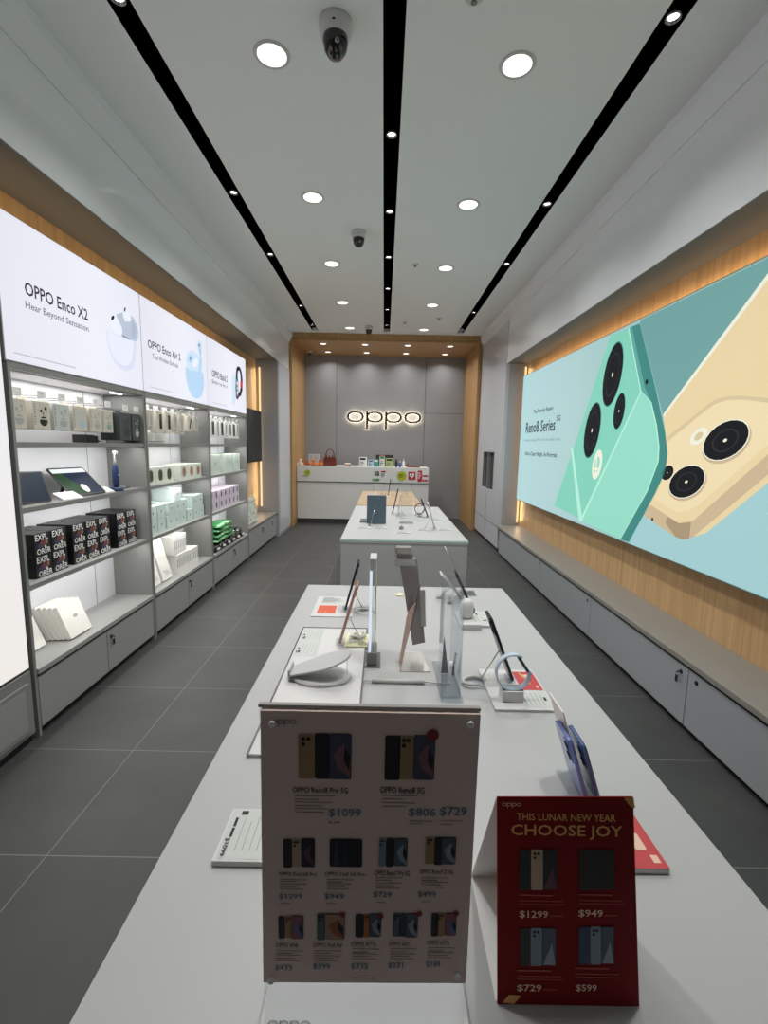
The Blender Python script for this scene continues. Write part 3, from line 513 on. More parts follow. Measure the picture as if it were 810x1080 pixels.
# ------------------------------------------------------------------ right side: bench and large screen
YS = [-.05, 1.18, 2.40, 3.61, 4.81, 6.62]
t = thing('bench_worktop', 'long grey bench top running along the right wall below the large screen', 'bench top', (1.67, 0, .405))
s = MB(); s.box(-.012, .328, -.9, 6.80, -.03, 0, M_bench, .002); s.done('slab', t)
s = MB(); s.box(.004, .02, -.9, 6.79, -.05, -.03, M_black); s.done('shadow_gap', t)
bl = ['far end of the bench', 'second from the far end', 'middle of the visible bench', 'second nearest, with the key in its lock', 'nearest at the right edge']
for i in range(5):
    a, b = YS[i], YS[i+1]
    t = thing('bench_cabinet', 'grey bench cabinet on the right, %s' % bl[4-i], 'cabinet', (1.67, a, 0))
    s = MB(); s.box(.02, .328, .002, b-a-.002, .04, .355, M_greyd); s.done('carcass', t)
    s = MB(); s.box(.03, .31, 0, b-a, 0, .04, M_black); s.done('plinth', t)
    s = MB(); s.box(0, .018, .003, b-a-.003, .035, .352, M_bdoor, .002); d = s.done('door', t)
    ly = .05 if i != 1 else b-a-.05
    ky = {0: .1, 1: b-a-.07, 2: .06, 3: .06, 4: .06}[i]
    F = frame((0, ky, .315), (0,-1,0), (0,0,1))
    s = MB(); s.lathe([(.012,0),(.012,.004),(0,.006)], n=16, m=M_black if i in (1,2) else M_steel, M=F); s.done('lock', d)
    if i == 2:
        s = MB(); s.box(-.024, -.006, ky-.003, ky+.003, .310, .320, M_steel); s.box(-.022, -.016, ky-.002, ky+.016, .255, .292, M_black, .002)
        s.tube([(-.019, ky+.012*math.cos(q), .302+.012*math.sin(q)) for q in [2*PI*k/12 for k in range(12)]], .0015, M_steel, 5, closed=True); s.done('key', d)
# screen
SX = 1.90
t = thing('advertising_screen', 'huge backlit wall screen showing a green and a gold phone from behind', 'lightbox', (SX, 0, 0))
s = MB(); s.box(.004, .075, .6, 6.67, .80, 2.505, M_greyd, .003); s.done('frame', t)
BG = glow_ramp('screen_teal_gradient', 'Y', 2.0, 6.7, [(0,(128,172,168)),(.25,(140,186,182)),(.6,(172,205,206)),(1,(178,216,220))], SCR)
s = MB(); s.box(0, .004, .61, 6.66, .81, 2.495, BG); s.done('face', t)
def flip(p): return [(-y, z) for y, z in p]
a = Art((0,0,0), (0,-1,0), (0,0,1), .002, .0006)
gf = glow('print_mint_green', (130,204,182), SCR); gl = glow('print_light_mint', (146,214,194), SCR); gln = glow('print_pale_mint', (176,232,214), SCR); gs = glow('print_dark_teal', (66,134,128), SCR); gs2 = glow('print_teal_edge', (96,164,156), SCR)
au = glow('print_gold', (226,206,162), SCR); au2 = glow('print_light_gold', (232,214,174), SCR); au3 = glow('print_dark_gold', (210,192,154), SCR); au4 = glow('print_brown_gold', (198,178,146), SCR)
bk = glow('print_black', (26,28,32), SCR); bk2 = glow('print_dark_grey', (46,49,54), SCR); wh = glow('print_cream', (232,232,214), SCR); bgl = glow('print_pale_teal', (160,200,204), SCR); bgd = glow('print_deep_teal', (112,160,158), SCR)
a.poly(flip([(3.4,1.07),(3.55,.815),(.62,.815),(.62,1.9),(2.285,1.40),(2.89,.98),(3.04,.98)]), bgl, 0)
a.poly(flip([(3.689,2.463),(3.40,1.978),(3.27,1.757),(2.454,2.423),(2.40,2.485),(3.68,2.485)]), bgd, 0)
a.poly(flip(D['Au'][:-1] + [(1.20,2.30),(.62,2.49),(2.38,2.49)]), au, 1)
a.poly(flip([(2.454,2.44),(3.27,1.77),(3.265,1.745),(2.44,2.415)]), wh, 2)
a.poly(flip(D['Au_side'][:6] + [(1.3,2.2),(1.3,2.3)] + D['Au_side'][6:]), au4, 2)
a.poly(flip([(3.12,1.045),(2.991,.972),(2.918,.971),(2.86,.99),(2.86,1.09),(2.975,1.065),(3.10,1.09)]), glow('print_gold_shadow', (166,146,118), SCR), 2.5)
a.poly(flip(D['Au_hump_edge']), au3, 2); a.poly(flip(D['Au_hump']), au2, 3)
a.poly(flip(D['G_side']), gs, 4); a.poly(flip(D['G_face']), gf, 5)
a.poly(flip([(3.854,2.47),(3.80,2.468),(3.53,1.975),(3.43,1.868),(3.58,1.961)]), gs2, 6)
a.poly(flip(D['G_low']), gl, 6); a.poly(flip(D['G_line1']), gln, 7)
a.poly(flip([(3.854,2.47),(3.84,2.47),(3.57,1.955),(3.42,1.862),(3.325,1.699),(3.268,1.549),(3.26,1.45),(3.36,1.235),(3.68,.816),(3.692,.816),(3.372,1.239),(3.275,1.45),(3.283,1.549),(3.34,1.699),(3.437,1.868),(3.588,1.961)]), gln, 8)
def sc(p, f):
    cx = sum(q[0] for q in p)/len(p); cy = sum(q[1] for q in p)/len(p); return [(cx+(x-cx)*f, cy+(y-cy)*f) for x, y in p]
for k in ('g1','g2','g3'):
    p = D['E_'+k]; a.poly(flip(sc(p,1.04)), gs, 8).poly(flip(p), bk, 9).poly(flip(sc(p,.72)), bk2, 10).poly(flip(sc(p,.64)), bk, 11).poly(flip(sc(p,.08)), wh, 12)
a.poly(flip(D['E_gl']), wh, 9); a.poly(flip(sc(D['E_gl'],.55)), gl, 10)
cxl = sum(q[0] for q in D['E_gl'])/20; czl = sum(q[1] for q in D['E_gl'])/20
a.rect(-cxl-.05, czl-.05, -cxl+.05, czl-.03, wh, 11); a.rect(-cxl-.02, czl-.10, -cxl, czl+.10, wh, 11)
for k in ('a3','a1','a2'):
    p = D['E_'+k]; lv = 4 if k != 'a3' else 3.2
    a.poly(flip([(y-.006, z-.012) for y, z in sc(p,1.09)]), au4, lv) if k != 'a3' else None
    a.poly(flip(sc(p,1.05)), wh if k != 'a3' else bk, lv+.4).poly(flip(p), bk, lv+.8).poly(flip(sc(p,.6)), bk2, lv+1.2).poly(flip(sc(p,.52)), bk, lv+1.6).poly(flip(sc(p,.09)), wh, lv+2)
a.poly(flip(D['E_al']), wh, 4); a.poly(flip(sc(D['E_al'],.5)), au3, 4.4)
a.circ(-3.51, 1.985+.03, .018, bk, 9)
a.circ(-3.27, 1.045, .012, bk, 5)
a.done('phone_picture', t)
a = Art((0,0,0), (0,-1,0), (0,0,1), .002, .0006)
a.text('The Portrait Expert', -6.125, 1.945, -5.415, 2.005, inkd, 3)
a.text('Reno8 Series', -6.40, 1.722, -5.315, 1.862, inkd, 3); a.text('5G', -5.29, 1.825, -5.17, 1.885, inkd, 3)
a.text('Advanced Imaging NPU & 4K Ultra Night Video', -6.45, 1.604, -5.12, 1.645, glow('print_mid_grey', (126,150,156), 1), 3)
a.text('Ultra Clear Night. In-Portrait', -6.38, 1.415, -5.20, 1.48, inkd, 3)
a.done('headline', t)

# ------------------------------------------------------------------ illuminated sign on the back wall
t = thing('wall_logo_sign', 'illuminated black logo sign with a glowing halo on the grey back wall', 'sign', (-.01, 9.95, 2.03))
lv, lf = logo_polys()
W_, H_ = 1.53, .36; dark = mat('sign_black_face', (14,13,14), .3); M_halo = glow('sign_halo', (255,238,205), 7)
def extr(vs, fs, W, H, d0, d1, m, grow=0.0):
    b = MB(); mi = b.mi(m); V0 = [b.b.verts.new(((u-.5)*W, d0, (v-.5)*H)) for u, v in vs]
    F = []
    for f in fs:
        try: F.append(b.b.faces.new([V0[i] for i in f]))
        except ValueError: pass
    bmesh.ops.remove_doubles(b.b, verts=b.b.verts[:], dist=1e-5)
    r = bmesh.ops.extrude_face_region(b.b, geom=b.b.faces[:])
    for v in r['geom']:
        if isinstance(v, bmesh.types.BMVert): v.co.y = d1
    return b
extr(lv, lf, W_, H_, 0, -.02, dark).done('letters', t)
extr(lv, lf, W_, H_, .002, .018, M_halo).done('halo_light', t)
for k, x in enumerate((-.59, -.19, .20, .60)):
    l = lamp('halo_lamp', 'AREA', (x, .02, .03), HALOW, (1,.9,.74), rot=(math.radians(90),0,0), shape='ELLIPSE', size=.34, size_y=.27); l.parent = t
# ================================================================== GOODS ON THE LEFT SHELVES
SH = [z+.001 for z in SH]; WT = .361
pk = mat('beige_card', (206,200,188), .6); pk2 = mat('pale_grey_card', (196,200,196), .6); pkd = mat('dark_grey_card', (70,74,76), .5); pkd2 = mat('charcoal_card', (48,48,50), .5)
ink = mat('black_ink', (22,22,24), .6); inkm = mat('grey_ink', (110,112,114), .6); inkl = mat('light_grey_ink', (168,172,172), .6); wht = mat('white_print', (232,232,230), .6)
card = mat('white_card', (226,225,222), .6); tagm = mat('white_price_tag', (240,240,238), .4)
FX = lambda y, z, x=0: Art((x, y, z), (0,1,0), (0,0,1), .0006, .0004)   # artwork facing into the room
# hanging goods on hooks
def hook(y, z, lb, front, grp):
    t = thing('display_hook', lb, 'hook', (-2.02, y, z), group=grp)
    s = MB(); s.tube([(0,0,0),(front+2.02-.0,0,0),(front+2.025,0,.012)], .0025, M_steel, 6); s.done('rod', t)
    s = MB(); s.box(front+2.02, front+2.024, -.03, .03, -.012, .026, tagm, .001); s.done('price_tag', t)
def hang_box(y, z, w, h, dep, m, lb, art, xf=-1.80, grp='boxed earbuds hanging on hooks', name='earbud_box', cat='box'):
    t = thing(name, lb, cat, (xf, y, z), group=grp)
    s = MB(); s.box(-dep, 0, 0, w, 0, h, m, .002); s.done('carton', t)
    s = MB(); s.box(-dep, -dep+.004, w*.2, w*.8, h, h+.022, m); s.done('hang_tab', t)
    a = FX(0, 0); art(a, w, h); a.done('print', t)
    return t
def bud_art(kind):
    def f(a, w, h):
        a.lines(w*.06, h*.12, w*.14, h*.9, 9, inkm)
        c = {0: inkl, 1: ink, 2: inkl, 3: mat('pale_blue_ink',(176,196,206),.6), 4: inkl, 5: mat('teal_grey_ink',(150,164,160),.6), 6: pkd2, 7: inkl}[kind]
        cx = w*.58
        a.circ(cx, h*.30, w*.24, c, 1, 16, h*.17)
        a.rect(cx-w*.24, h*.36, cx+w*.24, h*.40, m_ := pk if kind < 6 else pkd, 2)
        a.circ(cx-w*.12, h*.66, w*.07, c, 1); a.circ(cx+w*.15, h*.76, w*.07, c, 1)
        a.rect(cx-w*.02, h*.5, cx+w*.02, h*.62, c, 1); a.rect(cx+w*.16, h*.6, cx+w*.20, h*.74, c, 1)
    return f
hb = [(2.300,.105),(2.462,.115),(2.612,.125),(2.775,.12),(2.930,.115),(3.065,.105)]
desc = ['faint ring print, first from the left post', 'bold black earbud print', 'pale earbud print, third along', 'pale blue earbud print, fourth along', 'faint print, fifth along', 'grey green print, last before the dark boxes']
for k, (y, w) in enumerate(hb):
    hook(y+w/2, 1.742, 'steel hook for the pale box, %s' % desc[k], -1.795, 'steel hooks in the nearest bay')
    hang_box(y, 1.568, w+.008, .145, .10, pk if k != 2 else pk2, 'pale hanging earbud box, %s' % desc[k], bud_art(k))
for k, (y, w) in enumerate([(3.195,.14),(3.35,.11)]):
    hook(y+w/2, 1.732, 'steel hook holding the %s dark grey box by the unit side' % ('left', 'right')[k], -1.762, 'steel hooks in the nearest bay')
    hang_box(y, 1.52, w, .185, .13, pkd, 'dark grey hanging earbud box, %s of the pair beside the unit side' % ('left', 'right')[k], bud_art(6+k), -1.765)
t = thing('power_adapter', 'black charger lying at the back of the top shelf below dark boxes', 'charger', (-1.95, 2.98, SH[0]))
s = MB(); s.box(0, .10, 0, .07, 0, .05, pkd2, .004); s.box(.02, .08, .08, .14, 0, .045, pkd2, .004); s.done('body', t)
s = MB(); s.tube([(.05,.14,.02),(.07,.17,.01),(.03,.2,.008),(-.02,.2,.008)], .004, M_black, 6); s.done('cable', t)
# second shelf: tablets, toothbrush, cards
Z2 = SH[1]
def tablet(y, x, w, h, lean, rz, lb, art, name='tablet_computer', z=Z2, stand=True, frm=pkd2):
    t = thing(name, lb, 'tablet', (x, y, z+.002), rz=rz)
    c, s_ = math.cos(lean), math.sin(lean)
    F = frame((0,0,.004), (0,1,0), (-s_,0,c))
    s = MB(); s.prism(rrect(w, h, .012, 4, w/2, h/2), F, .008, frm); s.done('body', t)
    a = Art(F @ Vector((0,0,.008)), (0,1,0), (-s_,0,c), .0006, .0005); a.rect(.007, .007, w-.007, h-.007, mat('tablet_screen', (22,34,50), .35, spec=.25), 0); art(a, w, h); a.done('screen', t)
    if stand:
        s = MB(); s.box(-s_*h*.6-.10, -s_*h*.6-.005, w*.35, w*.65, 0, .006, pkd2, .002)
        s.prism([(0,0),(.01,0),(.01,h*.5),(0,h*.5)], frame((-s_*h*.6-.09, w*.45, .003), (0,0,1) if 0 else (1,0,0), (.42,0,.9)), .02, pkd2); s.done('stand', t)
    return t
tablet(2.33, -1.86, .20, .175, .45, math.radians(-25), 'dark blue switched off tablet standing at the left end of the second shelf', lambda a, w, h: None)
grn = glow('screen_green', (30,62,36), 1); nav = glow('screen_navy', (20,34,56), 1)
def scr1(a, w, h):
    a.poly([(.01,.01),(w*.55,.01),(w*.25,h*.78),(.01,h*.78)], grn, 1); a.poly([(w*.55,.01),(w-.01,.01),(w-.01,h*.78),(w*.25,h*.78)], nav, 1)
    a.rect(.01, h*.80, w-.01, h-.012, glow('lit_toolbar', (216,224,222), 1), 2); a.circ(w*.52, h*.22, .022, glow('lit_bubble', (248,250,248), 1), 3, 18, .035)
tablet(2.74, -1.82, .25, .235, .86, math.radians(-14), 'open tablet with a green and blue lit screen propped on the second shelf', scr1)
def desk_card(x, y, z, w, h, rz, lb, lean=1.0, m=card, cat='price card', grp=None, art=None):
    t = thing('price_card', lb, cat, (x, y, z), rz=rz, group=grp)
    c, s_ = math.cos(lean), math.sin(lean)
    F = frame((0,0,.003), (0,1,0), (-s_,0,c))
    s = MB(); s.prism([(0,0),(w,0),(w,h),(0,h)], F, .002, m); s.prism([(0,0),(w,0),(w,.012),(0,.012)], frame((-.001,0,0), (0,1,0), (-1,0,0)), .002, m); s.done('card', t)
    s = MB(); s.box(-s_*h-.002, -s_*h, w*.4, w*.6, 0, max(.004, c*h), M_clear); s.done('prop', t)
    a = Art(F @ Vector((0,0,.002)), (0,1,0), (-s_,0,c), .0005, .0004); (art or (lambda a, w, h: a.lines(w*.1, h*.15, w*.9, h*.85, 5, inkl)))(a, w, h); a.done('print', t)
desk_card(-1.785, 2.62, Z2, .14, .08, math.radians(-10), 'white price card lying in front of the green screened tablet', 1.15)
desk_card(-1.80, 2.99, Z2, .13, .07, math.radians(-8), 'white price card between the lit tablet and the toothbrush', 1.15)
desk_card(-1.83, 3.32, Z2, .09, .05, 0, 'small dark card right of the electric toothbrush', 1.2, pkd)
t = thing('electric_toothbrush', 'navy electric toothbrush standing upright on its charger on the second shelf', 'toothbrush', (-1.80, 3.17, Z2))
blu = mat('navy_plastic', (34,52,92), .35)
s = MB(); s.lathe([(.04,0),(.04,.022),(.034,.03),(0,.03)], n=24, m=blu); s.done('charger', t)
s = MB(); s.lathe([(.014,.03),(.019,.06),(.019,.15),(.014,.19),(.011,.2),(0,.2)], n=20, m=blu); s.lathe([(0,0),(.006,.001),(0,.002)], m=wht, n=12, M=frame((.019,0,.12),(0,1,0),(0,0,1))); s.done('handle', t)
s = MB(); s.lathe([(.009,.2),(.006,.24),(.005,.27),(.009,.275),(.011,.285),(.009,.297),(0,.30)], n=16, m=M_plas); s.box(.004, .018, -.008, .008, .272, .295, M_plas, .002); s.done('brush_head', t)
t.scale = (1.15,1.15,.9)
# third shelf: black boxes with big lettering
nv = mat('box_blue_print', (44,60,96), .5); rdp = mat('box_red_print', (110,60,56), .5); tan = mat('box_tan_print', (140,112,90), .5); bbox = mat('black_carton', (24,24,26), .4)
def explorer(y, z, lb, proto=[None]):
    if proto[0]: return dup(proto[0], (-1.80, y, z), lb)
    t = thing('gadget_box', lb, 'box', (-1.80, y, z), group='black boxes with large white lettering on the third shelf')
    s = MB(); s.box(-.205, 0, 0, .122, 0, .118, bbox, .001); s.done('carton', t)
    a = FX(0, 0); a.poly([(.03,.05),(.06,.04),(.085,.055),(.095,.085),(.07,.08),(.05,.075)], rdp, 1); a.poly([(.078,.05),(.098,.055),(.1,.085),(.088,.08)], tan, 1.5); a.poly([(.02,.04),(.062,.04),(.05,.058),(.022,.06)], nv, 1)
    a.circ(.078, .042, .007, wht, 2, 8); a.text('EXPL', .008, .080, .100, .113, wht); a.text('ORER', .014, .006, .116, .036, wht); a.done('print', t)
    proto[0] = t
    return t
cols = [2.392, 2.519, 2.694, 2.820, 2.946, 3.150, 3.275]
cn = ['first column from the left post', 'second column', 'third column, left of the middle three', 'fourth column, centre of the middle three', 'fifth column, right of the middle three', 'sixth column after the gap', 'last column at the right end']
for k, y in enumerate(cols):
    for j in (0, 1): explorer(y, SH[2]+.119*j, 'black box with large white letters, %s row, %s' % (('bottom', 'top')[j], cn[k]))
# worktop of the nearest bay: slim white boxes leaning back
wb = mat('slim_white_box', (232,230,224), .5)
def slim(x, y, w, h, th, lean, lb, grp, z=WT, art=None, name='slim_white_box', rz=0, sh=0.0):
    t = thing(name, lb, 'box', (x, y, z), rz=rz, group=grp)
    c, s_ = math.cos(lean), math.sin(lean); F = frame((-th*c,0,.001), (0,1,0), (-s_,0,c))
    F = frame((0,0,.002+th*s_), (0,1,0), (-s_,0,c)) @ Matrix.Translation((0,0,-th))
    s = MB(); s.prism(rrect(w, h, .003, 1, w/2, h/2), F, th, wb); s.done('carton', t)
    a = Art((F @ Vector((0,0,th))), (0,1,0), (-s_,0,c), .0005, .0004); (art or (lambda a, w, h: a.circ(w*.55, h*.55, .02, inkl, 1, 14, .012)))(a, w, h); a.done('print', t)
    return t
ord_ = ['front', 'second', 'third', 'fourth', 'fifth', 'rearmost']
for k in range(5): slim(-1.790-.028*k, 2.605-.004*k, .195, .205, .025, .38, 'slim white box leaning back on the nearest worktop, %s in the row of five' % ord_[k], 'slim white boxes leaning on the nearest worktop')
for k in range(2): slim(-1.885-.028*k, 2.345-.004*k, .19, .205, .025, .38, 'slim white box close to the left post, %s of the leaning pair' % ('front', 'rear')[k], 'slim white boxes leaning on the nearest worktop')
# middle bay, top shelf: hanging cases
def case_art(kind):
    def f(a, w, h):
        if kind in (1, 2): a.rect(w*.4, h*.2, w*.82, h*.86, ink, 1); a.rect(w*.47, h*.62, w*.6, h*.8, inkm, 2)
        elif kind == 4: a.poly([(w*.25,h*.2),(w*.45,h*.15),(w*.8,h*.8),(w*.6,h*.85)], ink, 1); a.rect(w*.6, h*.6, w*.9, h*.8, inkm, 2)
        elif kind == 5: a.rect(w*.2, h*.15, w*.85, h*.9, pkd2, 1); a.rect(w*.3, h*.65, w*.5, h*.82, inkm, 2)
        elif kind == 6: a.rect(w*.35, h*.12, w*.8, h*.9, inkl, 1)
        else: a.rect(w*.3, h*.25, w*.7, h*.8, inkl, 1); a.lines(w*.1, h*.05, w*.8, h*.18, 3, inkm)
    return f
mc = [(3.555,.085,0,.16,'plain beige box nearest the left side'),(3.655,.085,3,.15,'small beige box with pale print'),(3.795,.10,1,.17,'black case box, left of the pair'),(3.945,.10,2,.17,'black case box, right of the pair'),(4.09,.08,3,.16,'narrow beige box after the black cases'),(4.215,.09,0,.17,'tall plain beige box in the middle'),(4.385,.11,4,.14,'white box with slanted black print'),(4.53,.09,6,.13,'small pale box at the right end')]
for k, (y, w, kd, h, dsc) in enumerate(mc):
    hook(y+w/2, 1.775, 'steel hook in the middle bay for the %s' % dsc, -1.80, 'steel hooks in the middle bay')
    hang_box(y, 1.755-h, w, h, .06, pk, 'middle bay hanging pack, %s' % dsc, case_art(kd), -1.80, 'accessory packs hanging in the middle bay', 'accessory_box')
t = thing('riser_block', 'white display block standing at the back of the middle bay top shelf', 'display block', (-1.99, 3.56, SH[0]))
s = MB(); s.box(0, .10, 0, .55, 0, .09, wht, .003); s.done('block', t); s = MB(); s.box(.1, .102, .02, .53, .01, .02, inkl); s.done('label_strip', t)
# middle bay second shelf: watch boxes
oli = mat('olive_watch_print', (82,84,56), .5); pin = mat('rose_watch_print', (172,144,124), .5); gbx = mat('pale_green_grey_carton', (206,212,202), .55)
for k, (y, m_, nme) in enumerate([(3.575,oli,'olive'),(3.735,oli,'olive'),(3.89,oli,'olive'),(4.19,pin,'rose'),(4.355,pin,'rose'),(4.515,pin,'rose')]):
    t = thing('watch_box', 'pale box with an %s watch picture, %s of its three' % (nme, ('left', 'centre', 'right')[k % 3]) if nme == 'olive' else 'pale box with a %s watch picture, %s of its three' % (nme, ('left', 'centre', 'right')[k % 3]), 'box', (-1.80, y, SH[1]), group='watch boxes on the second shelf of the middle bay')
    s = MB(); s.box(-.10 if k < 3 else -.18, 0, 0, .152, 0, .135, gbx, .002); s.done('carton', t)
    a = FX(0, 0); a.poly(rrect(.075, .09, .03, 5, .076, .068), m_, 1); a.poly(rrect(.05, .055, .015, 4, .076, .07), mat('print_shade_'+nme, ((60,64,44) if nme == 'olive' else (150,100,86)), .5), 2); a.done('print', t)
# middle bay third shelf: mint boxes
mint = mat('mint_carton', (200,214,210), .55); mint2 = mat('pale_mint_carton', (214,226,226), .55)
def mintbox(y, z, w, h, lb, m_=None, n=1, dep=.2):
    t = thing('speaker_box', lb, 'box', (-1.80, y, z), group='mint boxes stacked on the third shelf of the middle bay')
    s = MB(); s.box(-dep, 0, 0, w, 0, h, m_ or mint, .002); s.done('carton', t)
    a = FX(0, 0)
    a.circ(w*.5, h*.52, .007, pkd, 1, 10, .012); a.rect(w*.5-.003, h*.42, w*.5+.003, h*.56, ink, 2)
    a.done('print', t)
hz = .108; zz = SH[2]
for k, y in enumerate([3.595, 3.735, 3.895, 4.02, 4.15, 4.30, 4.45, 4.58]):
    mintbox(y, zz, .122, hz, 'small mint box in the bottom row, number %s along from the left' % ['one','two','three','four','five','six','seven','eight'][k])
for k, y in enumerate([3.595, 3.735, 3.92, 4.045, 4.165, 4.43, 4.56]):
    mintbox(y, zz+hz+.001, .122, hz if k not in (5, 6) else .115, 'small mint box in the second row, number %s along from the left' % ['one','two','three','four','five','six','seven'][k])
mintbox(4.05, zz+2*hz+.002, .135, .105, 'mint box alone on top of the stack', mint2)
# middle worktop
def sketch(a, w, h):
    a.circ(w*.35, h*.86, .004, ink, 1, 8); a.circ(w*.5, h*.86, .004, ink, 1, 8)
    for q in (.3,.42,.54,.66): a.poly([(w*q,h*.2),(w*q+.004,h*.2),(w*q+.012+w*.12,h*.10),(w*q+.008+w*.12,h*.10)], ink, 1)
    a.rect(w*.25, h*.21, w*.7, h*.215, inkm, 1)
slim(-1.80, 3.55, .19, .36, .028, .25, 'tall slim white box with fine line drawing leaning, left of two', 'tall slim boxes on the middle worktop', art=sketch)
slim(-1.80, 3.78, .17, .36, .028, .27, 'tall slim white box with fine line drawing leaning, right of two', 'tall slim boxes on the middle worktop', art=sketch)
k = 0
for nm_, xs_, y0, z0, w, h, cnt in (('lower left block', -1.80, 4.04, WT, .20, .165, 6), ('upper block', -1.81, 4.02, WT+.168, .20, .165, 7), ('lower right block', -1.80, 4.305, WT, .20, .155, 5)):
    for j in range(cnt):
        th = (.26 if cnt > 5 else .22)/cnt
        t = thing('cable_box', 'thin upright white box, %s of the %s on the middle worktop' % (['first','second','third','fourth','fifth','sixth','seventh'][j], nm_), 'box', (xs_-w, y0+j*th*.98, z0), group='thin white boxes on the middle worktop')
        s = MB(); s.box(0, w, 0, th-.003, 0, h, wb, .0015); s.done('carton', t)
        a = Art((w, 0, 0), (0,1,0), (0,0,1), .0005, .0003); a.rect(th*.3, h*.3, th*.6, h*.75, inkl, 1); a.done('print', t)
# farthest bay
for k, (y, w, kd, dsc) in enumerate([(4.86,.085,3,'white pack nearest the side panel'),(4.98,.10,5,'pack with a dark case, first from left'),(5.13,.09,6,'pale pack after the first dark case'),(5.26,.10,5,'pack with a dark case, centre'),(5.40,.09,3,'white pack in the centre'),(5.53,.10,1,'pack with a black case, second from right'),(5.67,.11,5,'pack with a dark case at the right'),(5.82,.10,6,'pale pack at the right end')]):
    hook(y+w/2, 1.775, 'steel hook in the farthest bay for the %s' % dsc, -1.80, 'steel hooks in the farthest bay')
    hang_box(y, 1.57, w, .18, .05, wht, 'hanging phone case in the farthest bay, %s' % dsc, case_art(kd), -1.80, 'phone cases hanging in the farthest bay', 'phone_case_pack', 'phone case')
for k, (y, w) in enumerate([(4.93,.28),(5.40,.24),(5.70,.23)]):
    t = thing('appliance_box', 'grey green square box in the farthest bay, %s of three' % ('left', 'centre', 'right')[k], 'box', (-1.80, y, SH[1]), group='grey green boxes in the farthest bay')
    s = MB(); s.box(-.22, 0, 0, w, 0, .205, mat('sage_grey_carton', (190,202,194), .55), .002); s.done('carton', t)
    a = FX(0, 0); a.circ(w*.5, .11, .03, inkl, 1, 14, .012); a.rect(w*.42, .12, w*.58, .125, inkm, 2); a.done('print', t)
lil = mat('lilac_carton', (204,190,206), .55)
for r in (0, 1):
    for k, y in enumerate([4.865, 5.005, 5.165, 5.30, 5.44, 5.60, 5.735]):
        t = thing('power_bank_box', 'lilac box in the %s row, %s from the left' % (('bottom', 'top')[r], ['first','second','third','fourth','fifth','sixth','seventh'][k]), 'box', (-1.80, y, SH[2]+.107*r), group='lilac boxes in the farthest bay')
        s = MB(); s.box(-.2, 0, 0, .128, 0, .106, lil, .002); s.done('carton', t)
        a = FX(0, 0); a.rect(.045, .025, .075, .085, ink, 1); a.rect(.085, .04, .09, .07, inkm, 1); a.done('print', t)
# folded green sleeves and black pouches on the far worktop
grs = mat('green_plastic_film', (40,124,62), .35, coat=.3); gry = mat('pale_green_film', (120,190,130), .3, coat=.3)
def wavy(mb, x0, x1, y0, y1, z, th, m, amp=.006, ph=0.0, n=10):
    g = []
    for i in range(n+1):
        for j in range(n+1):
            u, v = i/n, j/n
            zz_ = z + amp*math.sin(5*u+7*v+ph)+amp*.6*math.sin(11*v+ph*2)
            e = (1-(2*u-1)**6)*(1-(2*v-1)**6)
            g.append((mb.b.verts.new((x0+(x1-x0)*u+.006*math.sin(9*v+ph), y0+(y1-y0)*v+.006*math.sin(8*u+ph), zz_)), mb.b.verts.new((x0+(x1-x0)*u+.006*math.sin(9*v+ph), y0+(y1-y0)*v+.006*math.sin(8*u+ph), zz_+th*e+.002))))
    N = n+1; fs = []
    for i in range(n):
        for j in range(n):
            a, b, c, d = i*N+j, (i+1)*N+j, (i+1)*N+j+1, i*N+j+1
            fs.append(mb.b.faces.new((g[a][0],g[d][0],g[c][0],g[b][0]))); fs.append(mb.b.faces.new((g[a][1],g[b][1],g[c][1],g[d][1])))
    for i in range(n):
        for (a, b) in ((i*N,(i+1)*N),(i*N+n,(i+1)*N+n),(i,i+1),(n*N+i,n*N+i+1)):
            fs.append(mb.b.faces.new((g[a][0],g[b][0],g[b][1],g[a][1])))
    mb._tag(fs, m, True)
for k in range(4):
    t = thing('folded_bag', 'folded bright green bag, %s in the pile on the far worktop' % ('bottom', 'second', 'third', 'top')[k], 'bag', (-1.97, 4.93+.03*k, WT+.10+.048*k), group='folded green bags on the far worktop')
    s = MB(); wavy(s, 0, .22, 0, .60-.05*k, 0, .028, grs, .004, k*1.7); s.done('bag', t)
    s = MB(); wavy(s, .17, .225, .12, .30, .012, .022, gry, .003, k); s.done('label_patch', t)
for k in range(6):
    t = thing('black_pouch', 'shiny black packet with white print on the far worktop, %s from the left' % ('first','second','third','fourth','fifth','sixth')[k], 'packet', (-1.96, 4.86+.175*k, WT+.003), group='black packets on the far worktop')
    s = MB(); wavy(s, 0, .21, 0, .165, .006, .07 if k < 4 else .10, M_gblack, .004, k*2.1, 8); s.done('packet', t)
    a = Art((.216, .02, .022), (0,1,0), (-.3,0,1), .002, .0004); a.rect(.02, .0, .10, .016, wht, 1); a.rect(.02, .022, .06, .028, inkl, 1); a.done('print', t)
